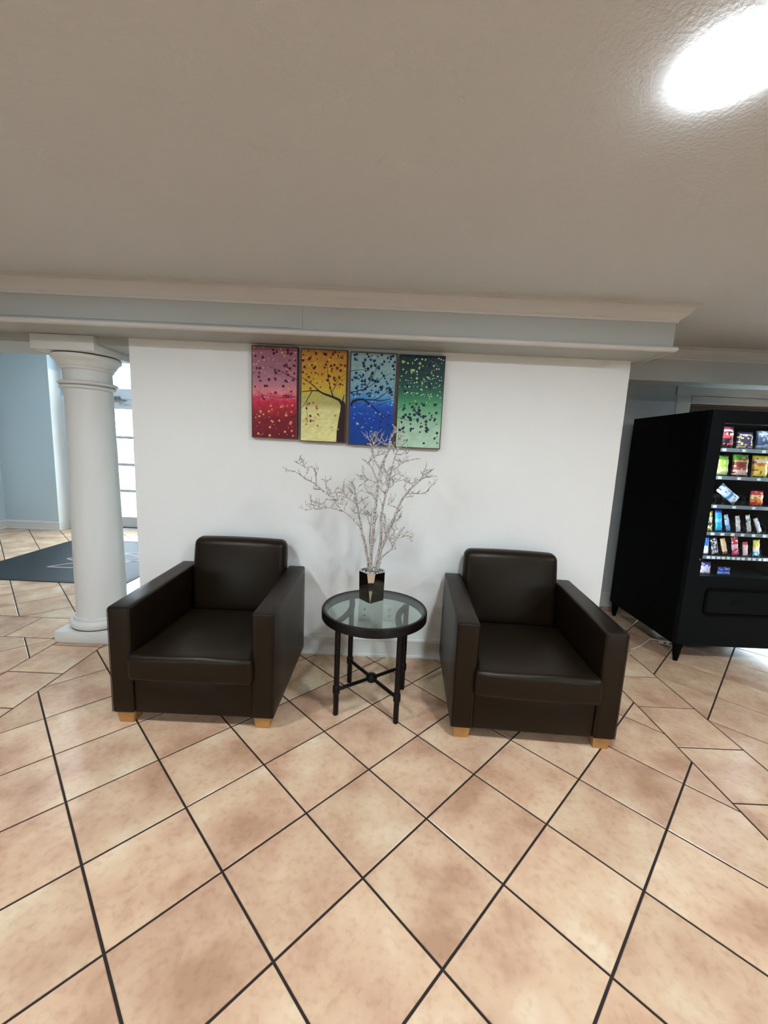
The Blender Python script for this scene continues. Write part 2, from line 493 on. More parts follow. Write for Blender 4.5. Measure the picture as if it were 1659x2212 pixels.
# ---- column
col = thing('column', 'white round column with moulded capital and square plinth beside the left armchair', 'column', (-1.125, .775, 0))
mb = MB(); mb.bbox(-.213, .213, -.213, .213, 0, .082, .004, 2); mb.build('plinth', COLP, col)
mb = MB(); mb.lathe([(.165, .082), (.198, .082)] + [(.182 + .026 * math.sin(math.pi * k / 10), .116 - .034 * math.cos(math.pi * k / 10)) for k in range(11)] + [(.184, .152), (.184, .162), (.172, .168), (.165, .168)]); mb.build('base_moulding', COLP, col)
mb = MB(); mb.lathe([(.168, .165), (.164, .185), (.162, .5), (.158, .9), (.152, 1.3), (.147, 1.6), (.146, 1.95)]); mb.build('shaft', COLP, col)
mb = MB(); mb.lathe([(.14, 1.80)] + [(.150 + .020 * math.sin(math.pi * k / 8), 1.816 - .012 * math.cos(math.pi * k / 8)) for k in range(9)] + [(.156, 1.830)] + [(.154 + .026 * math.sin(math.pi * k / 8), 1.844 - .013 * math.cos(math.pi * k / 8)) for k in range(9)] + [(.14, 1.86)]); mb.build('neck_ring', COLP, col)
mb = MB(); mb.lathe([(.14, 1.932), (.153, 1.932), (.158, 1.938), (.158, 1.948), (.165, 1.952), (.172, 1.962), (.178, 1.975), (.190, 1.99), (.203, 2.0), (.207, 2.006), (.207, 2.022), (.202, 2.026), (.14, 2.026)]); mb.build('capital', COLP, col)
mb = MB(); mb.lathe([(.10, 2.024), (.194, 2.024), (.194, 2.034), (.10, 2.034)]); mb.build('painted_gap_shade', DARK, col)  # dark-coloured ring stands in for shade between capital and abacus
mb = MB(); mb.bbox(-.208, .208, -.225, .19, 2.033, 2.128, .004, 2); mb.build('abacus', COLP, col)

# ---- entrance door (glazed) and sidelight
def glazed(name, x0, x1, label, cat, rails, y=4.42, stile=.09, kick=True):
    root = bpy.data.objects.new(name, None); C.objects.link(root)
    tag(root, label, cat, kind='structure')
    L = lambda *b: boxes(b)
    L(x0, x0 + stile, y - .025, y + .025, .02, 2.08).build('stile', DOORW, root)
    L(x1 - stile, x1, y - .025, y + .025, .02, 2.08).build('stile', DOORW, root)
    L(x0 + stile, x1 - stile, y - .025, y + .025, 1.925, 2.08).build('top_rail', DOORW, root)
    L(x0 + stile, x1 - stile, y - .025, y + .025, .03, .20).build('kick_panel', ALU, root)
    L(x0 + stile, x1 - stile, y - .02, y + .02, .012, .032).build('sweep', DARK, root)
    zs = [.20] + rails + [1.925]
    for i, z in enumerate(rails):
        L(x0 + stile, x1 - stile, y - .018, y + .018, z - .022, z + .022).build('rail', ALU, root)
    for a, b in zip(zs[:-1], zs[1:]):
        L(x0 + stile, x1 - stile, y - .004, y + .004, a + .022, b - .022).build('pane', PANE, root)
    return root
d1 = glazed('door_1', -3.80, -2.80, 'white glazed entrance door with horizontal bars and a door closer', 'door', [.627, 1.053, 1.485])
mb = MB(); mb.bbox(-3.42, -3.20, 4.33, 4.395, 2.055, 2.115, .012, 2); mb.tube([(-3.30, 4.36, 2.07), (-3.06, 4.30, 2.045)], .010, 8); mb.tube([(-3.07, 4.30, 2.05), (-3.22, 4.37, 1.99)], .005, 6)
mb.build('door_closer', mat('grey_metal', (120, 128, 134), .4, metal=.5), d1)
w1 = glazed('window_1', -2.72, -1.80, 'glazed sidelight right of the entrance door', 'window', [.627, 1.053, 1.485])
struct('trim_6', boxes((-4.07, -3.80, 4.27, 4.46, 0, 2.08), (-2.80, -2.72, 4.38, 4.46, 0, 2.08), (-1.80, -1.75, 4.38, 4.46, 0, 2.08), (-4.07, -1.75, 4.38, 4.46, 2.08, 2.235), (-4.07, -1.75, 4.38, 4.46, 2.66, 2.80), (-4.07, -3.90, 4.27, 4.46, 2.235, 2.66)), DOORW,
       label='white frame around the entrance door and its transom', cat='door frame')
w2 = bpy.data.objects.new('window_2', None); C.objects.link(w2); tag(w2, 'transom window above the entrance door', 'window', kind='structure')
boxes((-3.90, -2.80, 4.415, 4.423, 2.235, 2.66)).build('pane', PANE, w2)
boxes((-2.77, -1.75, 4.415, 4.423, 2.235, 2.66)).build('pane', PANE, w2)
boxes((-2.80, -2.77, 4.40, 4.44, 2.235, 2.66)).build('mullion', DOORW, w2)

# ---- window behind the vending machine
w3 = bpy.data.objects.new('window_3', None); C.objects.link(w3); tag(w3, 'large window with grey-white casing behind the vending machine', 'window', kind='structure')
boxes((3.72, 5.54, 1.795, 1.82, 2.125, 2.245)).build('head_casing', TRIM, w3)
boxes((3.735, 3.862, 1.80, 1.82, .10, 2.125)).build('side_casing', TRIM, w3)
boxes((5.398, 5.525, 1.80, 1.82, .10, 2.125)).build('side_casing', TRIM, w3)
boxes((3.875, 5.39, 1.803, 1.822, 2.058, 2.118)).build('top_frame', TRIM, w3)
boxes((3.70, 5.56, 1.797, 1.82, .07, .102)).build('sill', TRIM, w3)
boxes((4.60, 4.64, 1.84, 1.90, .10, 2.057)).build('mullion', TRIM, w3)
boxes((3.86, 4.60, 1.866, 1.872, .10, 2.057)).build('pane', PANE, w3)
boxes((4.64, 5.40, 1.866, 1.872, .10, 2.057)).build('pane', PANE, w3)
for k in range(5):
    boxes((3.875, 5.39, 1.815, 1.855, 1.955 + .02 * k, 1.972 + .02 * k)).build('blind_slat', BLIND, w3)

for wn_, wx_, wl_ in (('window_4', -2.7, 'low window in the wall behind the viewpoint, column side'), ('window_5', 2.9, 'low window in the wall behind the viewpoint, vending machine side')):
    w4 = bpy.data.objects.new(wn_, None); C.objects.link(w4); tag(w4, wl_, 'window', kind='structure')
    boxes((wx_, wx_ + 1.5, YF - .06, YF - .054, .50, 1.02)).build('pane', PANE, w4)
    boxes((wx_ - .05, wx_ + 1.55, YF, YF + .04, .47, .50)).build('sill', TRIM, w4)
# ---- outside
struct('ground_front', boxes((-30, 30, -40, YF - .12, -.12, -.04)), CONC, label='pavement outside the wall behind the viewpoint', cat='pavement')
struct('ground_outside', boxes((-60, 40, 4.62, 24, -.12, -.04)), CONC, label='pale paved forecourt outside the entrance', cat='pavement')
struct('lawn_outside', boxes((-90, 60, 24, 120, -.14, -.02)), LAWN, label='green lawn beyond the forecourt', cat='lawn')
struct('ground_side', boxes((2.0, 14, 1.95, 4.62, -.12, -.04)), CONC, label='paved walk outside the window behind the vending machine', cat='pavement')

# ---- ceiling lights
def ceiling_light(x, y, label):
    t = thing('ceiling_light', label, 'ceiling light', (x, y, ZC), group='round ceiling lights')
    mb = MB(); mb.lathe([(.095, -.001), (.095, -.012), (.092, -.014), (.080, -.014), (.080, -.001)], n=32, closed=True); mb.build('halo_edge', HALOEDGE, t)
    mb = MB(); mb.lathe([(0, -.0142), (.0915, -.0142), (.0915, -.0150), (0, -.0155)], n=32); mb.build('lens', LENS, t)
    return t
ceiling_light(1.735, -1.165, 'glowing round ceiling light above the right armchair')
ceiling_light(-.60, -1.165, 'round ceiling light towards the column side')
ceiling_light(4.07, -1.165, 'round ceiling light towards the vending machine side')
ceiling_light(-2.75, 2.75, 'added unseen round ceiling light brightening the entrance').location.z = 2.95  # extra lamp added out of view to brighten the entrance walls
for x_, l_ in ((-.60, 'left'), (1.735, 'middle'), (4.07, 'right')):
    ceiling_light(x_, -3.4, 'round ceiling light behind the viewpoint, %s of its row' % l_)

# ================================================================== ARMCHAIRS
def make_armchair(label):
    t = thing('armchair', label, 'armchair', group='brown leather armchairs')
    HW, AW, D = .4225, .115, .80
    for sgn in (-1, 1):
        def fn(c):
            z = c.z
            k = (z - .062) / .59
            if k > .5: z += .022 * max(0, c.y / D) * (k - .5) * 2
            x = c.x + sgn * .012 * math.sin(math.pi * min(1, max(0, c.y / D))) * math.sin(math.pi * min(1, max(0, k)))
            return Vector((x, c.y, z))
        mb = MB()
        x0, x1 = (HW - AW, HW) if sgn > 0 else (-HW, -HW + AW)
        mb.bbox(x0, x1, 0, D, .062, .645, .014, 3, fn, 5)
        a = mb.build('arm', LEATHER, t)
        # piping along the top outer edge and down the front corner
        mb = MB()
        pts = [fn(Vector((sgn * (HW - .004), -.0005, z))) for z in (.07, .2, .35, .5, .60, .632)]
        pts += [fn(Vector((sgn * (HW - .006), .012, .642)))] + [fn(Vector((sgn * (HW - .006), y, .6425))) for y in (.1, .2, .3, .4, .5, .6, .7, .79)]
        mb.tube(pts, .0016, 6); mb.build('piping', SEAM, a)
        mb = MB(); xi = sgn * (HW - AW + .004)
        mb.tube([fn(Vector((xi, -.0005, .63))), fn(Vector((xi + sgn * .008, .004, .642))), fn(Vector((sgn * (HW - .012), .004, .642)))], .0022, 6); mb.build('seam', SEAM, a)
    mb = MB(); mb.bbox(-HW + AW - .002, HW - AW + .002, .012, .74, .062, .262, .008, 2); mb.build('base', LEATHER, t)
    def puff(c):
        u = 1 - (c.x / .31) ** 2; v = 1 - ((c.y - .30) / .34) ** 2
        up = .012 * max(0, u) * max(0, v) * (1 if c.z > .34 else .2)
        wr = .0025 * math.sin(31 * c.x + 9 * c.y) * math.sin(17 * c.y + 3) * (1 if c.z > .36 else 0)
        fr = -.008 * max(0, u) if c.y < .02 else 0
        x = c.x * (1.04 if c.y < -.004 else 1.0)
        fz = .004 * math.sin(14 * c.x + 1) if c.y < .03 and c.z > .34 else 0
        return Vector((x, c.y + fr, c.z + up + wr + fz))
    mb = MB(); mb.bbox(-.308, .308, -.034, .60, .262, .408, .028, 4, puff, 7); mb.build('seat_cushion', LEATHER, t)
    def lean(c):
        k = (c.z - .36) / .50
        u = max(0, 1 - (c.x / .31) ** 2); w = max(0, 1 - ((k - .5) / .55) ** 2)
        y = c.y + .070 * k
        front = c.y < .69
        y += (-.020 * u * w) if front else .0
        x = c.x * (1 - .018 * max(0, k - .75) * 4)
        z = c.z + .008 * u * max(0, k - .6) * 2.5
        return Vector((x, y, z))
    mb = MB(); mb.bbox(-.310, .310, .635, .745, .36, .852, .044, 5, lean, 6); mb.build('backrest', LEATHER, t)
    mb = MB(); mb.bbox(-HW + AW - .002, HW - AW + .002, .70, .795, .062, .60, .010, 2); mb.build('back_panel', LEATHER, t)
    for sx in (-1, 1):
        for y in (.055, .745):
            mb = MB(); cx = sx * (HW - .062)
            a, b = .044, .036
            vs = [(cx + i * b, y + j * b, 0) for i, j in ((-1, -1), (1, -1), (1, 1), (-1, 1))] + [(cx + i * a, y + j * a, .064) for i, j in ((-1, -1), (1, -1), (1, 1), (-1, 1))]
            mb.add(vs, [(3, 2, 1, 0), (4, 5, 6, 7), (0, 1, 5, 4), (1, 2, 6, 5), (2, 3, 7, 6), (3, 0, 4, 7)])
            mb.build('foot', WOODFOOT, t)
    return t
chair = make_armchair('dark brown leather armchair standing beside the white column')
chair.location = (.054, -.266, 0)
chair2 = copy_tree(chair)
chair2.location = (1.826, -.284, 0); chair2.rotation_euler = (0, 0, math.radians(-3.0))
chair2['label'] = 'dark brown leather armchair turned slightly, nearer the vending machine'

# ================================================================== SIDE TABLE
TX, TY = .977, .035
table = thing('side_table', 'round glass-topped side table with dark metal frame between the armchairs', 'table', (TX, TY, 0))
mb = MB(); mb.lathe([(.302, .540), (.302, .582), (.298, .589), (.286, .589), (.286, .580), (.276, .580), (.276, .540)], n=72, closed=True); mb.build('rim', BLACKM, table)
mb = MB(); mb.lathe([(0, .5805), (.2855, .5805), (.2855, .5875), (0, .5875)], n=72); mb.build('glass_top', TGLASS, table)
legs = []
for an in (-52.4, 36.0, 127.6, 216.0):
    a = math.radians(an); x, y = .238 * math.cos(a), .238 * math.sin(a)
    legs.append((x, y))
    mb = MB(); mb.tube([(x, y, 0), (x, y, .006), (x, y, .545)], [.014, .0155, .0155], 16)
    lg = mb.build('leg', BLACKM, table)
    mb = MB(); mb.lathe([(.0155, .125), (.0195, .130), (.0205, .138), (.0205, .166), (.0195, .172), (.0155, .178)], x, y, 16); mb.build('collar', BLACKM, lg)
for i, j in ((0, 2), (1, 3)):
    mb = MB(); mb.tube([(*legs[i], .150), (*legs[j], .150)], .0105, 12); mb.build('stretcher', BLACKM, table)
mb = MB(); mb.lathe([(0, .122), (.018, .124), (.030, .134), (.034, .150), (.030, .166), (.018, .176), (0, .178)], n=24); mb.build('hub', BLACKM, table)
for i, j, sg in ((2, 3, 1), (1, 0, -1)):
    (xa, ya), (xb, yb) = legs[i], legs[j]
    pts = []
    for k in range(15):
        u = k / 14
        bx, by = xa + (xb - xa) * u, ya + (yb - ya) * u
        pts.append((bx + sg * .030 * math.sin(math.pi * u), by))
    mb = MB(); vs = []; fs = []
    for k, (x, y) in enumerate(pts):
        for dx in (-.016, .016):
            for z in (.546, .560): vs.append((x + dx, y, z))
    for k in range(14):
        o_ = k * 4
        for a_, b_ in ((0, 1), (1, 3), (3, 2), (2, 0)): fs.append((o_ + a_, o_ + b_, o_ + 4 + b_, o_ + 4 + a_))
    fs += [(0, 1, 3, 2), (56, 57, 59, 58)]
    mb.add(vs, fs); mb.build('curved_bar', BLACKM, table)

# ================================================================== VASE AND BRANCHES
VX, VY, VZ = .952, .158, .5878
vase = thing('vase', 'mirrored silver faceted vase on the glass side table', 'vase', (VX, VY, VZ))
ang = math.radians(42)
mb = MB(); vs = []
sq = [Vector((math.cos(ang + k * math.pi / 2 + math.pi / 4), math.sin(ang + k * math.pi / 2 + math.pi / 4))) * .0735 for k in range(4)]
H = .182
for v in sq: vs.append((v.x, v.y, 0))
oct_ = []
for k in range(4):
    v = sq[k] * 1.37; pv = sq[k - 1] * 1.37; nv = sq[(k + 1) % 4] * 1.37
    oct_.append(v + (pv - v) * .24); oct_.append(v + (nv - v) * .24)
for v in oct_: vs.append((v.x, v.y, H))
for v in oct_: vs.append((v.x * .86, v.y * .86, H))
for v in oct_: vs.append((v.x * .84, v.y * .84, H - .02))
fs = [(3, 2, 1, 0)]
for k in range(4):
    fs.append((k, 4 + 2 * k + 1, 4 + 2 * k))
    fs.append((k, (k + 1) % 4, 4 + (2 * k + 2) % 8, 4 + 2 * k + 1))
for k in range(8):
    j = (k + 1) % 8
    fs.append((4 + k, 4 + j, 12 + j, 12 + k)); fs.append((12 + k, 12 + j, 20 + j, 20 + k))
fs.append(tuple(20 + k for k in range(8)))
mb.add(vs, fs); mb.build('body', CHROME, vase)
mb = MB()
for k in range(70):
    a, r_ = R.uniform(0, 6.28), .060 * math.sqrt(R.random()); s_ = R.uniform(.005, .009)
    x, y, z = r_ * math.cos(a), r_ * math.sin(a), H - .017
    mb.add([(x + s_, y, z), (x - s_, y, z), (x, y + s_, z), (x, y - s_, z), (x, y, z + s_), (x, y, z - s_)],
           [(0, 2, 4), (2, 1, 4), (1, 3, 4), (3, 0, 4), (2, 0, 5), (1, 2, 5), (3, 1, 5), (0, 3, 5)])
tag(mb.build('pebbles', mat('pale_pebble', (206, 204, 200), .3), vase), kind='stuff')

def twig_mat():
    M = bpy.data.materials.new('silver_glitter_twig'); M.use_nodes = True
    nt = M.node_tree; b = nt.nodes['Principled BSDF']
    g = nt.nodes.new('ShaderNodeNewGeometry'); n = nt.nodes.new('ShaderNodeTexNoise'); n.inputs['Scale'].default_value = 140; n.inputs['Detail'].default_value = 2
    r = nt.nodes.new('ShaderNodeValToRGB')
    r.color_ramp.elements[0].position = .40; r.color_ramp.elements[0].color = (*lin((132, 121, 110)), 1)
    r.color_ramp.elements[1].position = .66; r.color_ramp.elements[1].color = (*lin((236, 232, 226)), 1)
    nt.links.new(g.outputs['Position'], n.inputs['Vector']); nt.links.new(n.outputs['Fac'], r.inputs['Fac']); nt.links.new(r.outputs[0], b.inputs['Base Color'])
    b.inputs['Roughness'].default_value = .35; b.inputs['Metallic'].default_value = .25
    return M
TWIG = twig_mat()
STEMS = {
 'A': [[[.931,.169,.783],[.92,.165,.837],[.907,.161,.895],[.881,.155,.988],[.866,.151,1.039],[.828,.149,1.078],[.772,.145,1.121],[.715,.141,1.18],[.659,.137,1.228],[.61,.134,1.27],[.585,.133,1.285],[.555,.132,1.297],[.522,.13,1.32],[.487,.129,1.341],[.457,.128,1.342]],[[.772,.145,1.121],[.733,.145,1.127],[.705,.144,1.137],[.649,.143,1.143],[.594,.143,1.146],[.55,.143,1.15]],[[.677,.144,1.14],[.627,.144,1.128],[.589,.144,1.129],[.544,.145,1.117]],[[.704,.14,1.19],[.671,.14,1.192],[.652,.143,1.155],[.616,.142,1.161],[.566,.141,1.173]],[[.61,.134,1.27],[.606,.132,1.302],[.606,.129,1.341],[.584,.126,1.375],[.549,.127,1.365],[.522,.126,1.383],[.495,.125,1.395]],[[.715,.141,1.18],[.74,.142,1.167],[.749,.143,1.159]],[[.698,.14,1.196],[.737,.14,1.192],[.728,.137,1.231]],[[.676,.138,1.215],[.67,.136,1.25],[.659,.133,1.288],[.634,.132,1.304]],[[.637,.136,1.246],[.604,.136,1.242],[.591,.135,1.255]],[[.687,.139,1.212],[.714,.137,1.23],[.739,.137,1.231]]],
 'G': [[[.933,.175,.782],[.909,.19,.888],[.881,.204,.984],[.864,.214,1.057],[.85,.222,1.113],[.842,.228,1.152],[.831,.236,1.208],[.824,.241,1.247],[.808,.246,1.281],[.784,.248,1.291]],[[.842,.228,1.152],[.813,.231,1.173],[.783,.234,1.194],[.746,.234,1.193]],[[.783,.234,1.194],[.762,.237,1.21],[.758,.24,1.233],[.744,.241,1.244]],[[.845,.228,1.152],[.875,.232,1.182],[.911,.235,1.206]],[[.851,.221,1.107],[.878,.224,1.125],[.905,.229,1.16]],[[.827,.238,1.225],[.816,.237,1.219],[.81,.239,1.23]],[[.845,.221,1.107],[.83,.221,1.1],[.826,.224,1.123]]],
 'B': [[[.94,.16,.786],[.941,.149,.9],[.948,.137,1.018],[.951,.129,1.087],[.958,.119,1.189],[.964,.107,1.299],[.975,.098,1.375],[.991,.092,1.429],[1.013,.087,1.472],[1.018,.082,1.519],[1.019,.078,1.551],[1.032,.076,1.572],[1.047,.075,1.583],[1.051,.072,1.608],[1.029,.069,1.627]],[[.956,.105,1.31],[.929,.098,1.379],[.906,.093,1.415],[.868,.091,1.434]],[[.906,.093,1.415],[.922,.092,1.431],[.928,.086,1.484],[.932,.082,1.516],[.946,.078,1.552],[.953,.075,1.576],[.942,.074,1.58]],[[.974,.097,1.386],[.941,.093,1.422],[.929,.09,1.448],[.953,.089,1.454],[.994,.088,1.466]],[[.951,.108,1.288],[.904,.104,1.318],[.879,.101,1.349],[.87,.097,1.381]],[[.93,.086,1.484],[.913,.082,1.515],[.915,.079,1.541]],[[.932,.083,1.51],[.923,.08,1.536],[.925,.077,1.557]],[[.949,.078,1.552],[.971,.081,1.528],[.997,.082,1.516],[1.008,.082,1.519]],[[1.013,.087,1.472],[1.035,.084,1.505],[1.049,.081,1.531],[1.074,.078,1.553]],[[.904,.104,1.318],[.889,.106,1.301],[.887,.109,1.274]],[[.96,.117,1.205],[.935,.114,1.226],[.91,.113,1.242]]],
 'C': [[[.96,.16,.787],[.982,.168,.868],[.995,.177,.954],[.987,.189,1.067],[.997,.198,1.152],[1.011,.206,1.225],[1.029,.215,1.305],[1.038,.222,1.372],[1.051,.228,1.434],[1.068,.234,1.49],[1.069,.239,1.529],[1.084,.243,1.574],[1.105,.246,1.597]],[[1.052,.228,1.428],[1.103,.227,1.42],[1.147,.228,1.433],[1.203,.229,1.446]],[[1.037,.217,1.327],[1.078,.219,1.352],[1.112,.218,1.342]],[[1.031,.218,1.338],[.998,.222,1.37],[.991,.225,1.403],[1.001,.227,1.421]],[[1.011,.206,1.225],[.978,.21,1.257],[.962,.213,1.29],[.983,.218,1.336],[.986,.223,1.381]],[[1.061,.231,1.462],[1.095,.231,1.464],[1.122,.233,1.482]],[[1.068,.235,1.496],[1.095,.237,1.514],[1.105,.241,1.553]],[[1.02,.21,1.259],[1.042,.211,1.272],[1.058,.214,1.3],[1.086,.215,1.307]],[[.997,.198,1.152],[.975,.204,1.201],[.968,.207,1.235]],[[1.049,.222,1.373],[1.071,.223,1.385],[1.087,.225,1.402]],[[1.056,.23,1.451],[1.044,.233,1.473],[1.048,.236,1.5]],[[1.019,.212,1.282],[1.012,.217,1.326],[1.018,.222,1.371],[1.031,.224,1.388]]],
 'D': [[[.977,.166,.786],[.997,.147,.903],[1.032,.131,1.0],[1.056,.119,1.071],[1.084,.103,1.164],[1.113,.092,1.226],[1.143,.084,1.272],[1.187,.076,1.317],[1.216,.068,1.361],[1.259,.063,1.39]],[[1.187,.076,1.317],[1.213,.073,1.337],[1.238,.071,1.346],[1.296,.07,1.354]],[[1.133,.087,1.258],[1.165,.087,1.256],[1.198,.088,1.25],[1.235,.087,1.26],[1.253,.081,1.293],[1.278,.077,1.316]],[[1.084,.102,1.169],[1.051,.101,1.173],[1.024,.1,1.178],[1.05,.096,1.201],[1.057,.094,1.213]],[[1.051,.121,1.059],[1.083,.117,1.084],[1.109,.111,1.119]],[[1.118,.091,1.232],[1.161,.092,1.231]],[[1.162,.08,1.294],[1.151,.078,1.305],[1.172,.077,1.311]],[[1.216,.068,1.361],[1.207,.066,1.372],[1.215,.064,1.38]],[[1.022,.134,.982],[1.014,.125,1.034],[1.017,.117,1.081],[1.01,.111,1.115]],[[1.002,.144,.922],[1.026,.13,1.006],[1.041,.122,1.053],[1.061,.115,1.094],[1.096,.106,1.147]],[[1.075,.107,1.141],[1.096,.106,1.147]]],
 'E': [[[.982,.157,.789],[1.005,.159,.854],[1.059,.161,.903],[1.074,.162,.944],[1.1,.164,.996],[1.131,.166,1.043]],[[1.09,.163,.973],[1.118,.163,.977],[1.151,.164,.987],[1.174,.163,.98]],[[1.072,.162,.938],[1.057,.162,.949],[1.043,.163,.959]],[[1.059,.161,.903],[1.093,.161,.907]],[[1.082,.163,.961],[1.067,.164,.989],[1.071,.165,1.018]],[[1.111,.164,1.011],[1.112,.165,1.037]],[[1.135,.163,.981],[1.159,.164,.999]]],
 'F': [[[.944,.163,.786],[.939,.163,.867],[.927,.163,.954],[.929,.163,1.04],[.911,.163,1.09],[.893,.163,1.118]],[[.929,.163,1.052],[.933,.163,1.086],[.929,.163,1.108]],[[.917,.163,1.079],[.918,.163,1.108],[.912,.163,1.124]],[[.939,.163,.885],[.948,.163,.926],[.944,.163,.955]],[[.93,.163,1.023],[.957,.163,1.059],[.971,.163,1.105]]],
}

STEM_LABEL = {
 'A': 'silver twig branch arching furthest out to the left over the vase',
 'G': 'silver twig branch forking upright just right of the leftmost arching one',
 'B': 'tall silver twig branch with its tip reaching in front of the blue picture',
 'C': 'tall silver twig branch with its tips in front of the green picture',
 'D': 'silver twig branch leaning furthest out to the right over the vase',
 'E': 'low silver twig branch bent out to the right just above the vase',
 'F': 'short thin silver twig branch at the middle of the vase'}
RB = random.Random(21)
for key, paths in STEMS.items():
    mb = MB()
    def sub(mb, p, d, length, depth):
        pts = [p]; q = p.copy(); dd = d.normalized()
        for k in range(3):
            dd = (dd + Vector((RB.uniform(-.5, .5), RB.uniform(-.5, .5), RB.uniform(-.35, .55)))).normalized()
            q = q + dd * length / 3; pts.append(q.copy())
        mb.tube(pts, [.0024, .0021, .0018, .0013], 4)
        if depth > 0:
            for k in (1, 2):
                if RB.random() < .8: sub(mb, pts[k], dd + Vector((RB.uniform(-1, 1), RB.uniform(-.7, .7), RB.uniform(-.4, .8))), length * .6, depth - 1)
    zmax = max(p[2] for p in paths[0])
    for pi, pth in enumerate(paths):
        pts = [Vector(p) for p in pth]
        if pi > 0:      # side shoots wander a little in depth
            for k in range(1, len(pts)): pts[k].y += RB.uniform(-.012, .012) * k
            pts[0] = min((Vector(q) for pp in paths[:pi] for q in pp), key=lambda q: (q - pts[0]).length) if min((Vector(q) - pts[0]).length for pp in paths[:pi] for q in pp) < .02 else pts[0]
        if pi == 0:
            pts[0].z = min(pts[0].z, VZ + H - .004)
            d0 = pts[0] - Vector((VX, VY, 0)); d0.z = 0
            if d0.length > .04:
                d0 = d0.normalized() * .04; pts[0].x = VX + d0.x; pts[0].y = VY + d0.y
        r0, r1 = ({'A': .0090, 'G': .0070, 'B': .0112, 'C': .0098, 'D': .0098, 'E': .0050, 'F': .0050}[key], .0026) if pi == 0 else (.0036, .0020)
        n = len(pts)
        # smooth resample with little kinks
        fine = []
        for k in range(n - 1):
            for u in (0, .5):
                p = pts[k].lerp(pts[k + 1], u)
                if u and k: p += Vector((RB.uniform(-.003, .003), RB.uniform(-.004, .004), RB.uniform(-.003, .003)))
                fine.append(p)
        fine.append(pts[-1])
        N = len(fine)
        mb.tube(fine, [r0 + (r1 - r0) * (k / (N - 1)) ** .8 for k in range(N)], 6)
        start = int(N * (.42 if pi == 0 else .25))
        for k in range(max(1, start), N - 1):
            for _ in range(2 if pi else 1):
                if RB.random() < .45:
                    d = fine[k + 1] - fine[k - 1]
                    d = d.normalized() + Vector((RB.uniform(-1, 1), RB.uniform(-1, 1), RB.uniform(-.3, .9)))
                    sub(mb, fine[k], d, RB.uniform(.03, .07), 1)
    o = mb.build('twig_branch', TWIG)
    tag(o, STEM_LABEL[key], 'branch', 'silver twigs in the vase')

# ================================================================== PICTURES
def grad(stops):
    def g(v):
        for (a, ca), (b, cb) in zip(stops[:-1], stops[1:]):
            if a <= v <= b:
                k = (v - a) / (b - a); return tuple(x + (y - x) * k for x, y in zip(ca, cb))
        return stops[-1][1] if v > .5 else stops[0][1]
    return g
def picture(x0, x1, z0, z1, stops, label, draw, seed):
    rr = random.Random(seed)
    w, h = x1 - x0, z1 - z0
    t = thing('wall_picture', label, 'picture', ((x0 + x1) / 2, YW - .0005, z0), group='four canvas pictures on the white wall')
    mb = MB(); mb.box(-w / 2, w / 2, -.036, 0, 0, h); mb.build('canvas_frame', FRAMEB, t)
    mb = MB(); g = grad([(a, lin(c)) for a, c in stops])
    nx, nz = 14, 44; e = .006
    W2, H2 = w - 2 * e, h - 2 * e
    blot = [[rr.uniform(-1, 1) for _ in range(nx + 1)] for _ in range(nz + 1)]
    def P(u, v, d=0.): return (-w / 2 + e + u * W2, -.0365 - d, e + v * H2)
    def colf(p):
        u = (p[0] + w / 2 - e) / W2; v = (p[2] - e) / H2
        i, j = min(nx, max(0, round(u * nx))), min(nz, max(0, round(v * nz)))
        k = blot[j][i]
        c = g(min(1, max(0, v + .02 * k)))
        return tuple(max(0, x * (1 + .12 * k)) for x in c)
    vs = [P(i / nx, j / nz) for j in range(nz + 1) for i in range(nx + 1)]
    fs = [(j * (nx + 1) + i, j * (nx + 1) + i + 1, (j + 1) * (nx + 1) + i + 1, (j + 1) * (nx + 1) + i) for j in range(nz) for i in range(nx)]
    mb.add(vs, fs, colf)
    layer = [0.0002]
    def dot(u, v, r_, c):
        layer[0] += 2e-6
        u = min(1 - r_ / W2, max(r_ / W2, u)); v = min(1 - r_ / H2, max(r_ / H2, v))
        cu = P(u, v, layer[0]); n = 10
        mb.add([(cu[0] + r_ * math.cos(6.2832 * k / n), cu[1], cu[2] + r_ * math.sin(6.2832 * k / n)) for k in range(n)], [tuple(range(n))], lin(c))
    def stroke(pts, w0, w1, c):
        layer[0] += 2e-6
        q = [Vector((P(u, v)[0], P(u, v)[2])) for u, v in pts]
        vs = []
        for k, p in enumerate(q):
            a = q[max(0, k - 1)]; b = q[min(len(q) - 1, k + 1)]
            d = (b - a).normalized(); nn = Vector((-d.y, d.x)) * (w0 + (w1 - w0) * k / (len(q) - 1)) / 2
            for s_ in (1, -1):
                x = min(w / 2 - e, max(-w / 2 + e, p.x + nn.x * s_)); z = min(h - e, max(e, p.y + nn.y * s_))
                vs.append((x, -.0365 - layer[0], z))
        mb.add(vs, [(2 * k, 2 * k + 1, 2 * k + 3, 2 * k + 2) for k in range(len(q) - 1)], lin(c))
    def scatter(n, u0, u1, v0, v1, r0, r1, cols):
        for _ in range(n): dot(rr.uniform(u0, u1), rr.uniform(v0, v1), rr.uniform(r0, r1), rr.choice(cols))
    draw(dot, stroke, scatter)
    mb.build('painting', PAINT, t)
    return t
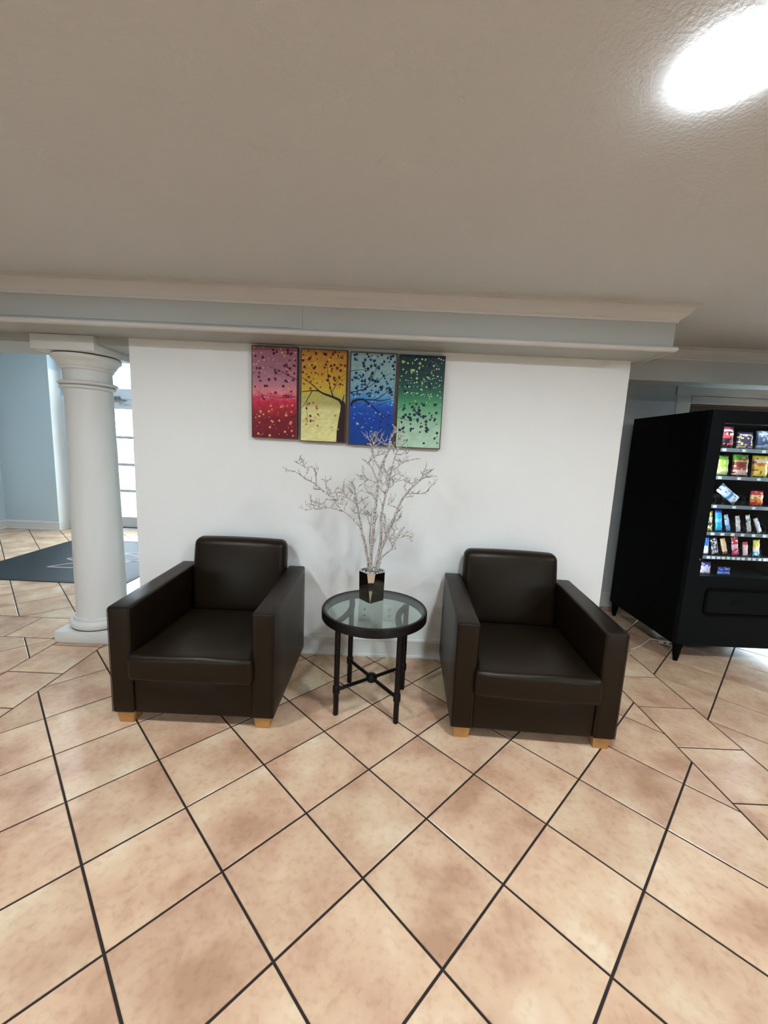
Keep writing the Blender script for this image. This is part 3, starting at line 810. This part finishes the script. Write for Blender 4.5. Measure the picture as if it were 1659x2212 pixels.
def d1f(dot, stroke, scatter):
    br = (74, 22, 34)
    scatter(26, 0, 1, .45, 1, .004, .008, [(196, 150, 90), (214, 170, 100), (200, 140, 130)])
    stroke([(1, .66), (.85, .69), (.7, .73), (.5, .77), (.3, .79)], .006, .002, br)
    stroke([(1, .47), (.8, .455), (.6, .45), (.4, .46), (.2, .48), (.05, .53)], .005, .002, br)
    stroke([(1, .26), (.85, .235), (.72, .21)], .007, .002, (70, 8, 22))
    stroke([(.7, .73), (.6, .70), (.5, .71)], .003, .001, br)
    scatter(54, .03, .97, .42, .98, .005, .010, [(88, 22, 34), (70, 14, 40), (110, 26, 40), (60, 20, 50)])
    scatter(46, .02, .98, .40, .99, .0015, .0035, [(236, 200, 206), (226, 180, 190), (150, 60, 70)])
    scatter(26, .02, .98, .02, .44, .006, .0095, [(216, 130, 82), (226, 150, 96), (206, 108, 70)])
    scatter(40, .02, .98, .02, .45, .0015, .0035, [(232, 180, 160), (236, 190, 200), (200, 70, 60)])
def d2f(dot, stroke, scatter):
    br = (46, 26, 24)
    scatter(60, 0, 1, .58, 1, .003, .008, [(206, 150, 50), (170, 90, 30), (216, 176, 60), (190, 110, 50)])
    stroke([(.87, 0), (.87, .12), (.90, .25), (.93, .35), (.93, .42), (.86, .47), (.7, .50), (.5, .53), (.38, .56), (.2, .555), (0, .54)], .03, .004, br)
    stroke([(.935, 0), (.935, .12), (.945, .3), (.955, .42), (.93, .45)], .042, .026, br)
    stroke([(.93, .45), (.95, .49), (.97, .53)], .010, .004, br)
    stroke([(.72, .50), (.66, .58), (.6, .70), (.56, .86)], .008, .002, br)
    stroke([(.70, .56), (.78, .63), (.86, .71), (1, .76)], .005, .002, br)
    stroke([(.40, .56), (.25, .62), (.1, .67), (0, .70)], .008, .003, br)
    stroke([(.24, .55), (.16, .48), (.1, .42), (0, .36)], .006, .003, br)
    stroke([(.11, .43), (.13, .34), (.14, .27), (.05, .21)], .003, .0015, br)
    scatter(66, .02, .98, .58, .99, .004, .0095, [(86, 24, 22), (104, 34, 24), (70, 16, 20)])
    scatter(26, .02, .98, .56, .98, .0015, .003, [(240, 210, 160), (232, 190, 130)])
    scatter(16, .1, .38, .16, .44, .005, .009, [(176, 96, 40), (196, 130, 60), (90, 30, 20), (60, 18, 18)])
    scatter(9, .02, .85, .04, .42, .005, .008, [(206, 150, 70), (176, 150, 70)])
def d3f(dot, stroke, scatter):
    br = (16, 30, 58)
    scatter(44, 0, 1, .52, 1, .004, .010, [(150, 178, 150), (126, 166, 176), (110, 156, 170), (158, 180, 140)])
    stroke([(0, .42), (.06, .47), (.18, .495), (.3, .50), (.42, .46), (.55, .41), (.7, .35), (.95, .29)], .022, .003, br)
    stroke([(.3, .495), (.5, .50), (.68, .49), (.85, .51), (1, .53)], .008, .003, br)
    stroke([(.55, .495), (.75, .56), (.88, .61), (1, .67)], .006, .002, br)
    stroke([(0, .57), (.25, .60), (.45, .65), (.7, .74), (.9, .80)], .006, .002, br)
    stroke([(.32, .62), (.45, .70), (.55, .80), (.57, .9)], .005, .002, br)
    stroke([(0, .80), (.2, .82), (.45, .81)], .004, .002, br)
    scatter(120, .02, .98, .54, .99, .004, .0105, [(18, 40, 86), (20, 50, 70), (30, 70, 120), (14, 24, 54)])
    scatter(30, .02, .98, .50, .98, .0015, .003, [(206, 226, 220), (180, 210, 220)])
    scatter(24, .02, .62, .04, .46, .002, .004, [(190, 220, 240), (150, 196, 232)])
    scatter(14, .45, .98, .30, .50, .002, .005, [(150, 206, 236), (190, 220, 200)])
    scatter(14, .55, .98, .16, .36, .004, .008, [(24, 30, 84), (40, 40, 100), (20, 44, 90)])
    dot(.18, .23, .009, (150, 176, 170)); dot(.5, .15, .007, (140, 180, 190))
def d4f(dot, stroke, scatter):
    scatter(120, .02, .98, .56, .99, .0018, .0055, [(206, 226, 190), (190, 200, 110), (160, 196, 170), (226, 232, 210)])
    scatter(26, .02, .98, .56, .99, .004, .010, [(16, 36, 40), (20, 30, 56), (30, 60, 50)])
    dot(.28, .84, .011, (176, 196, 84)); dot(.07, .93, .010, (166, 180, 90)); dot(.45, .92, .009, (176, 186, 110)); dot(.4, .76, .008, (190, 206, 130)); dot(.66, .77, .007, (196, 206, 130))
    scatter(24, .02, .98, .44, .6, .002, .006, [(130, 190, 140), (40, 100, 70), (170, 206, 110)])
    stroke([(0, .42), (.15, .47), (.3, .485), (.5, .48)], .004, .0015, (50, 90, 76))
    stroke([(0, .33), (.2, .30), (.4, .31), (.6, .36)], .004, .0015, (60, 90, 84))
    scatter(60, .05, .90, .16, .50, .005, .0110, [(22, 44, 56), (24, 34, 60), (34, 64, 70), (18, 30, 44)])
    scatter(18, .05, .98, .04, .5, .003, .006, [(150, 190, 110), (60, 110, 100), (40, 60, 70)])
    dot(.93, .17, .009, (24, 48, 62)); dot(.88, .11, .008, (28, 54, 60)); dot(.64, .05, .008, (30, 70, 80))
picture(.104, .404, 1.528, 2.114, [(0, (104, 10, 28)), (.22, (128, 16, 34)), (.34, (172, 30, 48)), (.43, (212, 44, 84)), (.52, (220, 128, 138)), (.62, (176, 116, 132)), (.8, (156, 100, 116)), (1, (150, 92, 104))],
        'pink and crimson dotted canvas, leftmost of the four pictures', d1f, 1)
picture(.424, .725, 1.518, 2.109, [(0, (228, 222, 150)), (.36, (222, 214, 146)), (.42, (176, 170, 104)), (.50, (182, 174, 92)), (.57, (204, 172, 56)), (.75, (196, 146, 42)), (1, (178, 122, 44))],
        'golden yellow canvas with a dark bending tree trunk', d2f, 2)
picture(.744, 1.045, 1.510, 2.103, [(0, (6, 60, 138)), (.30, (16, 66, 160)), (.44, (30, 84, 178)), (.52, (70, 140, 200)), (.62, (118, 168, 186)), (.8, (136, 170, 170)), (1, (140, 166, 164))],
        'blue canvas with dark branches, between the yellow and the green one', d3f, 3)
picture(1.058, 1.358, 1.506, 2.100, [(0, (184, 214, 188)), (.22, (166, 202, 172)), (.38, (122, 178, 138)), (.50, (72, 148, 102)), (.60, (36, 104, 80)), (.74, (26, 66, 62)), (1, (20, 48, 50))],
        'green dotted canvas, rightmost of the four pictures', d4f, 4)

# ================================================================== WALL PLATES
t = thing('wall_outlet', 'white electrical outlet plate low on the wall behind the glass table', 'outlet', (1.077, YW, .27))
mb = MB(); mb.bbox(-.039, .039, -.006, 0, 0, .122, .003, 2); mb.build('plate', PLAST, t)
for z in (.038, .084):
    mb = MB(); mb.lathe([(0, 0), (.016, 0), (.016, .002), (0, .002)], n=20)
    mb.v = [(x, -.006 - zz, z + y * .9) for x, y, zz in mb.v]; s_ = mb.build('socket', mat('socket_face', (214, 214, 208), .4), t)
    boxes((-.007, -.004, -.0088, -.0079, z, z + .009), (.004, .007, -.0088, -.0079, z, z + .009)).build('slot', DARK, s_)
t = thing('wall_plate', 'white blank wall plate with two screws left of the outlet', 'wall plate', (.900, YW, .27))
mb = MB(); mb.bbox(-.039, .039, -.006, 0, 0, .122, .003, 2); mb.build('plate', PLAST, t)
for z in (.038, .084):
    mb = MB(); mb.lathe([(0, 0), (.0045, 0), (.0045, .003), (0, .003)], n=12); mb.v = [(x, -.006 - zz, z + y) for x, y, zz in mb.v]; mb.build('screw', DARK, t)

# ================================================================== FLOOR MAT
mt = thing('door_mat', 'dark navy entrance mat with a pale outlined emblem behind the column', 'mat', (-2.515, 2.67, 0))
mb = MB(); mb.bbox(-.885, .885, -.88, .88, .0005, .008, .003, 1); mb.build('pile', MATM, mt)
mb = MB(); mb.sweep([(-.03, .0005), (.025, .0005), (.02, .006), (-.03, .0095)], [(-.88, -.875, -1, -1), (.88, -.875, 1, -1), (.88, .875, 1, 1), (-.88, .875, -1, 1), (-.88, -.875, -1, -1)]); mb.build('border', mat('black_rubber', (20, 22, 25), .6), mt)
def outline(pts, wd):
    vs = []; n = len(pts)
    for k in range(n):
        a, b = Vector(pts[k - 1]), Vector(pts[(k + 1) % n]); d = (b - a).normalized(); nn = Vector((-d.y, d.x)) * wd / 2
        for s_ in (1, -1): vs.append((pts[k][0] + nn.x * s_, pts[k][1] + nn.y * s_, .0095))
    mb = MB(); mb.add(vs, [(2 * k, 2 * k + 1, (2 * k + 3) % (2 * n), (2 * k + 2) % (2 * n)) for k in range(n)])
    mb.build('print_outline', EMBL, mt)
def lens(x, y, dx, dy, L_, w_):
    d = Vector((dx, dy)).normalized(); nn = Vector((-d.y, d.x)); p = []
    for k in range(24): u = k / 24; p.append(Vector((x, y)) + d * L_ * u + nn * w_ * math.sin(math.pi * u))
    for k in range(24): u = 1 - k / 24; p.append(Vector((x, y)) + d * L_ * u - nn * w_ * math.sin(math.pi * u))
    return [tuple(q) for q in p]
outline(lens(-.245, -.44, .91, .42, .85, .13), .022)
outline(lens(-.285, -.095, .95, .25, .8, .22), .022)
outline([(.37 + .22 * math.cos(k * .2618), .08 + .22 * math.sin(k * .2618)) for k in range(24)], .03)

# ================================================================== VENDING MACHINE
VXL, VXR, VYF, VYB, VZ0, VZ1 = 3.25, 4.24, .704, 1.625, .128, 1.865
vm = thing('vending_machine', 'black snack vending machine with a lit glass front at the right', 'vending machine', (VXL, VYF, 0))
OX, OY = VXL, VYF
def vb(*b): return boxes((b[0] - OX, b[1] - OX, b[2] - OY, b[3] - OY, b[4], b[5]))
WX0, WX1, WZ0, WZ1 = 3.343, 3.99, .675, 1.778
mbc = MB()
for b in ((VXL, VXL + .03, VYF + .045, VYB, VZ0, VZ1), (VXR - .03, VXR, VYF + .045, VYB, VZ0, VZ1), (VXL + .03, VXR - .03, VYF + .045, VYB, VZ1 - .03, VZ1), (VXL + .03, VXR - .03, VYF + .045, VYB, VZ0, VZ0 + .03), (VXL + .03, VXR - .03, VYB - .03, VYB, VZ0 + .03, VZ1 - .03)):
    mbc.box(b[0] - OX, b[1] - OX, b[2] - OY, b[3] - OY, b[4], b[5])
mbc.build('cabinet', VMB, vm)
mbc = MB()
for b in ((VXL, WX0, VYF, VYF + .045, VZ0 + .005, VZ1), (WX0, WX1, VYF, VYF + .045, WZ1, VZ1), (WX0, WX1, VYF, VYF + .045, VZ0 + .005, WZ0), (WX1, VXR, VYF, VYF + .045, VZ0 + .005, VZ1)):
    mbc.box(b[0] - OX, b[1] - OX, b[2] - OY, b[3] - OY, b[4], b[5])
dr = mbc.build('door', VMF, vm)
vb(WX0, WX1, VYF + .014, VYF + .019, WZ0, WZ1).build('glass', VGLASS, dr)
# inner liner
mbc = MB()
for b in ((VXL + .03, WX0 + .002, VYF + .07, 1.50, .60, 1.80), (WX1 - .002, WX1 + .03, VYF + .07, 1.50, .60, 1.80), (WX0, WX1, 1.47, 1.50, .60, 1.80), (WX0, WX1, VYF + .07, 1.50, 1.785, 1.80), (WX0, WX1, VYF + .05, 1.50, .60, .615)):
    mbc.box(b[0] - OX, b[1] - OX, b[2] - OY, b[3] - OY, b[4], b[5])
mbc.build('liner', VMIN, vm)
# light tubes behind the door frame
mb = MB(); mb.tube([(WX0 - .012 - OX, .058, .70), (WX0 - .012 - OX, .058, 1.76)], .008, 10); mb.build('light_tube', TUBE, vm)
mb = MB(); mb.tube([(WX0 + .02 - OX, .058, 1.787), (WX1 - .02 - OX, .058, 1.787)], .006, 10); mb.build('light_tube', TUBE, vm)
mb = MB(); mb.tube([(WX1 + .012 - OX, .058, .70), (WX1 + .012 - OX, .058, 1.76)], .008, 10); mb.build('light_tube', TUBE, vm)
# delivery flap
def rrect(x0, x1, z0, z1, r, n=6):
    p = []
    for cx, cz, a0 in ((x1 - r, z1 - r, 0), (x0 + r, z1 - r, 90), (x0 + r, z0 + r, 180), (x1 - r, z0 + r, 270)):
        for k in range(n + 1):
            a = math.radians(a0 + 90 * k / n); p.append((cx + r * math.cos(a), cz + r * math.sin(a)))
    return p
def ring(o_, i_, y0, y1):
    n = len(o_); vs = [(x, y0, z) for x, z in o_] + [(x, y0, z) for x, z in i_] + [(x, y1, z) for x, z in o_] + [(x, y1, z) for x, z in i_]
    fs = []
    for k in range(n):
        j = (k + 1) % n
        fs += [(k, j, n + j, n + k), (2 * n + k, 3 * n + k, 3 * n + j, 2 * n + j), (k, 2 * n + k, 2 * n + j, j), (n + k, n + j, 3 * n + j, 3 * n + k)]
    return vs, fs
fx0, fx1, fz0, fz1 = 3.405 - OX, 3.935 - OX, .375, .590
mb = MB(); mb.add(*ring(rrect(fx0, fx1, fz0, fz1, .045), rrect(fx0 + .016, fx1 - .016, fz0 + .016, fz1 - .016, .032), -.010, .002)); fl = mb.build('flap_frame', VMB, vm)
o_ = rrect(fx0 + .018, fx1 - .018, fz0 + .018, fz1 - .018, .03); n_ = len(o_)
i_ = rrect(fx0 + .024, fx1 - .024, fz0 + .024, fz1 - .024, .026)
mb = MB(); mb.add([(x, .0, z) for x, z in o_] + [(x, -.006, z) for x, z in i_], [tuple(n_ + k for k in range(n_))] + [(k, (k + 1) % n_, n_ + (k + 1) % n_, n_ + k) for k in range(n_)]); mb.build('flap', VMF, fl)
mb = MB(); cxm = (fx0 + fx1) / 2 - .045; mb.add(*ring(rrect(cxm - .016, cxm + .016, .468, .502, .010), rrect(cxm - .012, cxm + .012, .472, .498, .008), -.008, -.0055)); mb.build('flap_mark', VMB, fl)
mb = MB(); mb.lathe([(0, 0), (.006, 0), (.006, .004), (0, .004)], n=12); mb.v = [(x + 3.325 - OX, -z, y + .80) for x, y, z in mb.v]; mb.build('lock', STEEL, dr)
vb(4.03, 4.20, VYF - .004, VYF, 1.20, 1.62).build('control_panel', VMB, vm)
# legs
for lx in (VXL + .028, VXR - .028):
    for ly in (VYF + .018, VYB - .05):
        mb = MB(); mb.tube([(lx - OX, ly - OY, 0), (lx - OX, ly - OY, .02), (lx - OX, ly - OY, .135)], [.016, .019, .036], 12); mb.build('leg', VMB, vm)
# shelves
SH = [1.603, 1.402, 1.190, .985, .804, .650]
SY = .800
for i, z in enumerate(SH):
    sh = vb(WX0 + .003, WX1 - .003, SY, 1.46, z, z + .006).build('shelf', VMIN, vm)
    vs = []
    x0, x1 = WX0 + .003 - OX, WX1 - .003 - OX
    if i < 5:
        y0 = SY - OY
        prof = [(y0 - .010, z - .016), (y0 - .004, z - .019), (y0, z + .006), (y0 - .004, z + .008)]
        mb = MB(); mb.add([(x, y, zz) for x in (x0, x1) for y, zz in prof], [(0, 1, 2, 3), (7, 6, 5, 4)] + [(k, (k + 1) % 4, 4 + (k + 1) % 4, 4 + k) for k in range(4)]); mb.build('shelf_edge', STEEL, sh)
def coil(x, z, r_, turns=4):
    pts = []
    for k in range(turns * 14 + 1):
        a = 2 * math.pi * k / 14
        pts.append((x - OX + r_ * math.sin(a), SY - OY + .012 + .075 * k / 14, z + .010 + r_ - r_ * math.cos(a)))
    mb = MB(); mb.tube(pts, .0016, 5); mb.build('coil', WIRE, vm)
def price(x, z):
    mb = MB(); mb.box(x - .011 - OX, x + .011 - OX, SY - OY - .0125, SY - OY - .0085, z - .014, z + .003); mb.build('price_tag', TAG, vm)

# ---- products, each a thing of its own
def pouch(name, label, cat, x, z, w, h, th, colf, tilt=0., lean=6., y=SY + .02, group=None, yaw=0.):
    mb = MB(); nx, nz = 8, 14; rr = random.Random(hash(label) % 1000 if False else sum(map(ord, label)))
    def pt(u, v, s_):
        edge = min(1., 4 * min(v, 1 - v)) ** .55
        side = max(0., 1 - (2 * u - 1) ** 4) ** .6
        t_ = th / 2 * edge * side
        ww = w * (1 - .06 * math.sin(math.pi * v))
        return ((u - .5) * ww, s_ * t_ + .0015 * math.sin(9 * u + 14 * v), v * h)
    for s_ in (-1, 1):
        vs = [pt(i / nx, j / nz, s_) for j in range(nz + 1) for i in range(nx + 1)]
        for j in range(nz):
            for i in range(nx):
                c = lin(colf((i + .5) / nx, (j + .5) / nz, rr))
                q = (j * (nx + 1) + i, j * (nx + 1) + i + 1, (j + 1) * (nx + 1) + i + 1, (j + 1) * (nx + 1) + i)
                mb.add([vs[k] for k in q], [(0, 1, 2, 3)], c, True)
    me_o = mb
    o = me_o.build(name, FOIL)
    bm = bmesh.new(); bm.from_mesh(o.data); bmesh.ops.remove_doubles(bm, verts=bm.verts[:], dist=1e-5); bmesh.ops.recalc_face_normals(bm, faces=bm.faces[:]); bm.to_mesh(o.data); bm.free()
    zmin = 0
    M_ = Matrix.Rotation(math.radians(yaw), 4, 'Z') @ Matrix.Rotation(math.radians(tilt), 4, 'Y') @ Matrix.Rotation(math.radians(-lean), 4, 'X')
    zmin = min((M_ @ v.co).z for v in o.data.vertices)
    o.data.transform(M_); o.location = (x, y + .012, z + .0065 - zmin)
    return tag(o, label, cat, group)
def bands(*bs, speck=None, p=.2):
    """bs: (v_from_bottom_limit, colour)"""
    def f(u, v, rr):
        for lim, c in bs:
            if v <= lim:
                break
        if speck and rr.random() < p: c = rr.choice(speck)
        return c
    return f
BAG, BAR = .118, .052
g1, g2, g3, g4, g5 = ('%s' % s for s in ('snacks on the top shelf', 'snacks on the second shelf', 'snacks on the third shelf', 'bars on the fourth shelf', 'bars on the fifth shelf'))
P = pouch
P('snack_bag', 'black snack bag with red print, leftmost on the top shelf', 'snack bag', 3.470, SH[0], BAG, .165, .05, bands((.12, (30, 20, 26)), (.22, (190, 96, 108)), (.42, (44, 20, 28)), (.58, (186, 50, 62)), (.64, (200, 200, 190)), (.82, (24, 16, 20)), (.92, (110, 30, 48)), (1, (20, 14, 18)), speck=[(18, 13, 17), (18, 13, 17), (150, 50, 60)], p=.42), group=g1)
P('snack_bag', 'dark purple snack bag with a yellow patch on the top shelf', 'snack bag', 3.612, SH[0], BAG, .125, .05, bands((.15, (206, 200, 214)), (.3, (120, 90, 150)), (.7, (60, 46, 84)), (1, (26, 20, 40)), speck=[(212, 208, 96), (30, 24, 44)], p=.35), group=g1)
P('snack_bag', 'dark blue snack bag at the right end of the visible top shelf', 'snack bag', 3.752, SH[0], BAG, .140, .05, bands((.2, (150, 166, 184)), (.6, (40, 60, 96)), (1, (60, 72, 92)), speck=[(120, 140, 160)], p=.2), group=g1)
P('snack_bag', 'pale green chip bag, leftmost on the second shelf', 'snack bag', 3.470, SH[1], BAG * .95, .150, .055, bands((.45, (206, 222, 150)), (.75, (176, 212, 90)), (1, (110, 184, 50)), speck=[(226, 236, 190), (150, 200, 80)], p=.25), group=g2)
P('snack_bag', 'green topped snack bag with a brown and red front on the second shelf', 'snack bag', 3.612, SH[1], BAG, .165, .055, bands((.1, (120, 40, 40)), (.25, (226, 200, 190)), (.45, (176, 70, 60)), (.62, (120, 50, 36)), (.72, (206, 150, 90)), (.9, (76, 170, 50)), (1, (190, 216, 90)), speck=[(150, 60, 50), (216, 180, 160)], p=.25), group=g2)
P('snack_bag', 'bright yellow snack bag at the right of the second shelf', 'snack bag', 3.757, SH[1], BAG, .165, .055, bands((.3, (232, 216, 90)), (.5, (236, 196, 80)), (.62, (216, 140, 50)), (.82, (232, 214, 190)), (1, (226, 214, 60)), speck=[(190, 70, 50), (240, 230, 150)], p=.22), group=g2)
P('snack_bag', 'green snack bag standing behind in the second shelf', 'snack bag', 3.545, SH[1], BAG * .9, .150, .04, bands((.7, (60, 110, 40)), (1, (120, 170, 50))), y=SY + .12, group=g2)
P('snack_bag', 'dark snack bag with a silver top set back on the third shelf', 'snack bag', 3.478, SH[2], BAG * .8, .120, .04, bands((.82, (18, 20, 26)), (1, (150, 170, 190))), y=SY + .14, group=g3)
P('snack_bag', 'white and blue snack pack fallen over on the third shelf', 'snack bag', 3.625, SH[2], .075, .165, .04, bands((.35, (206, 226, 236)), (.5, (70, 130, 190)), (.8, (190, 214, 228)), (1, (216, 232, 240)), speck=[(50, 110, 180), (226, 238, 244)], p=.2), tilt=-52, group=g3)
P('snack_bag', 'small red snack bag with an orange print on the third shelf', 'snack bag', 3.775, SH[2], BAG * .8, .115, .045, bands((.2, (190, 40, 40)), (.5, (226, 140, 60)), (.68, (216, 190, 150)), (.8, (160, 40, 60)), (1, (206, 50, 60)), speck=[(236, 190, 90), (180, 30, 40)], p=.25), group=g3)
for k, (x, h, nm, f, tl) in enumerate((
    (3.457, .150, 'yellow and black striped bar, leftmost on the fourth shelf', bands((.25, (226, 226, 140)), (.4, (60, 60, 60)), (.7, (214, 206, 170)), (.82, (50, 48, 46)), (1, (226, 220, 80)), speck=[(40, 40, 40), (236, 230, 190)], p=.25), -3),
    (3.532, .165, 'bright cyan blue bar wrapper on the fourth shelf', bands((.45, (20, 170, 220)), (.6, (120, 206, 236)), (.85, (40, 170, 226)), (1, (30, 50, 190))), -5),
    (3.606, .130, 'slim pale blue bar right of the bright cyan bar', bands((.4, (110, 160, 214)), (1, (176, 206, 226)), speck=[(60, 110, 190)], p=.2), -14),
    (3.680, .125, 'slim silver bar, fourth on the fourth shelf', bands((.5, (200, 190, 190)), (1, (176, 166, 166)), speck=[(230, 226, 224)], p=.3), -8),
    (3.762, .135, 'silver bar with brown print, fifth on the fourth shelf', bands((.5, (190, 180, 176)), (.8, (150, 176, 176)), (1, (206, 226, 224)), speck=[(120, 80, 70), (236, 236, 236)], p=.25), -10),
    (3.842, .115, 'white bar leaning over at the right of the fourth shelf', bands((1, (226, 230, 232)), speck=[(150, 150, 150)], p=.1), -22))):
    P('candy_bar', nm, 'candy bar', x, SH[3], BAR if k in (0, 1) else BAR * .62, h, .02, f, tilt=tl, group=g4)
for k, (x, h, nm, f, tl) in enumerate((
    (3.457, .135, 'blue and white bar, leftmost on the fifth shelf', bands((.5, (224, 234, 240)), (1, (40, 120, 206)), speck=[(90, 150, 210)], p=.1), 0),
    (3.535, .130, 'black bar with white print on the fifth shelf', bands((.5, (150, 150, 160)), (1, (50, 48, 54)), speck=[(232, 232, 236), (20, 20, 22)], p=.45), -10),
    (3.612, .130, 'tan and brown bar leaning on the fifth shelf', bands((.2, (120, 80, 50)), (1, (226, 196, 156)), speck=[(200, 160, 110)], p=.2), -14),
    (3.690, .150, 'red and pink bar wrapper on the fifth shelf', bands((.35, (216, 60, 96)), (.6, (224, 190, 200)), (.8, (206, 50, 70)), (1, (222, 80, 66)), speck=[(236, 220, 224), (190, 30, 60)], p=.2), -8),
    (3.765, .110, 'pale pink bar with a red top on the fifth shelf', bands((.75, (228, 196, 196)), (1, (206, 70, 60)), speck=[(236, 220, 216)], p=.2), -6),
    (3.846, .130, 'yellow topped bar with a blue foot on the fifth shelf', bands((.28, (110, 190, 226)), (.6, (236, 226, 200)), (1, (228, 216, 80)), speck=[(240, 234, 210)], p=.15), -3))):
    P('candy_bar', nm, 'candy bar', x, SH[4], BAR * (1 if k in (0, 1, 3, 5) else .75), h, .02, f, tilt=tl, group=g5)
P('snack_bag', 'white and violet snack bag in the lowest tray of the machine', 'snack bag', 3.475, SH[5], BAG * .8, .095, .04, bands((.2, (230, 226, 220)), (.7, (206, 200, 232)), (1, (80, 70, 150)), speck=[(110, 96, 190), (240, 240, 244)], p=.3), group='packs in the lowest tray')
P('snack_bag', 'small blue snack pack in the lowest tray of the machine', 'snack bag', 3.625, SH[5], BAG * .85, .062, .035, bands((.4, (110, 140, 214)), (1, (50, 74, 160)), speck=[(200, 210, 236)], p=.15), group='packs in the lowest tray')
for x in (3.470, 3.612, 3.755):
    for i in range(3):
        coil(x - .028, SH[i], .031); coil(x + .030, SH[i], .031)
        price(x - .03, SH[i])
for x in (3.457, 3.532, 3.606, 3.680, 3.762, 3.842):
    for i in (3, 4):
        coil(x + .004, SH[i], .034, 3)
        price(x, SH[i])
        if i == 4: price(x + .036, SH[i])

# ================================================================== CORD AND POWER STRIP
mb = MB(); pts = [(2.88, .76, .0045), (2.965, .785, .0045), (2.995, .81, .0045), (3.02, .86, .006), (3.06, .873, .008), (3.113, .904, .010), (3.187, .951, .018), (3.261, 1.007, .030), (3.315, 1.015, .026), (3.345, 1.012, .024)]
mb.tube(pts, .0042, 8)
tag(mb.build('extension_cable', CORD), 'pale extension cable running over the tiles to the vending machine', 'cable')
t = thing('power_strip', 'pale power strip lying on the floor under the vending machine', 'power strip', (3.39, 1.0, 0), math.radians(-18))
mb = MB(); mb.bbox(-.055, .055, -.024, .024, 0, .034, .005, 2); mb.build('body', CORD, t)
boxes((-.02, .0, -.0246, -.0238, .010, .022)).build('socket', DARK, t)
boxes((.02, .04, -.0246, -.0238, .010, .022)).build('socket', DARK, t)
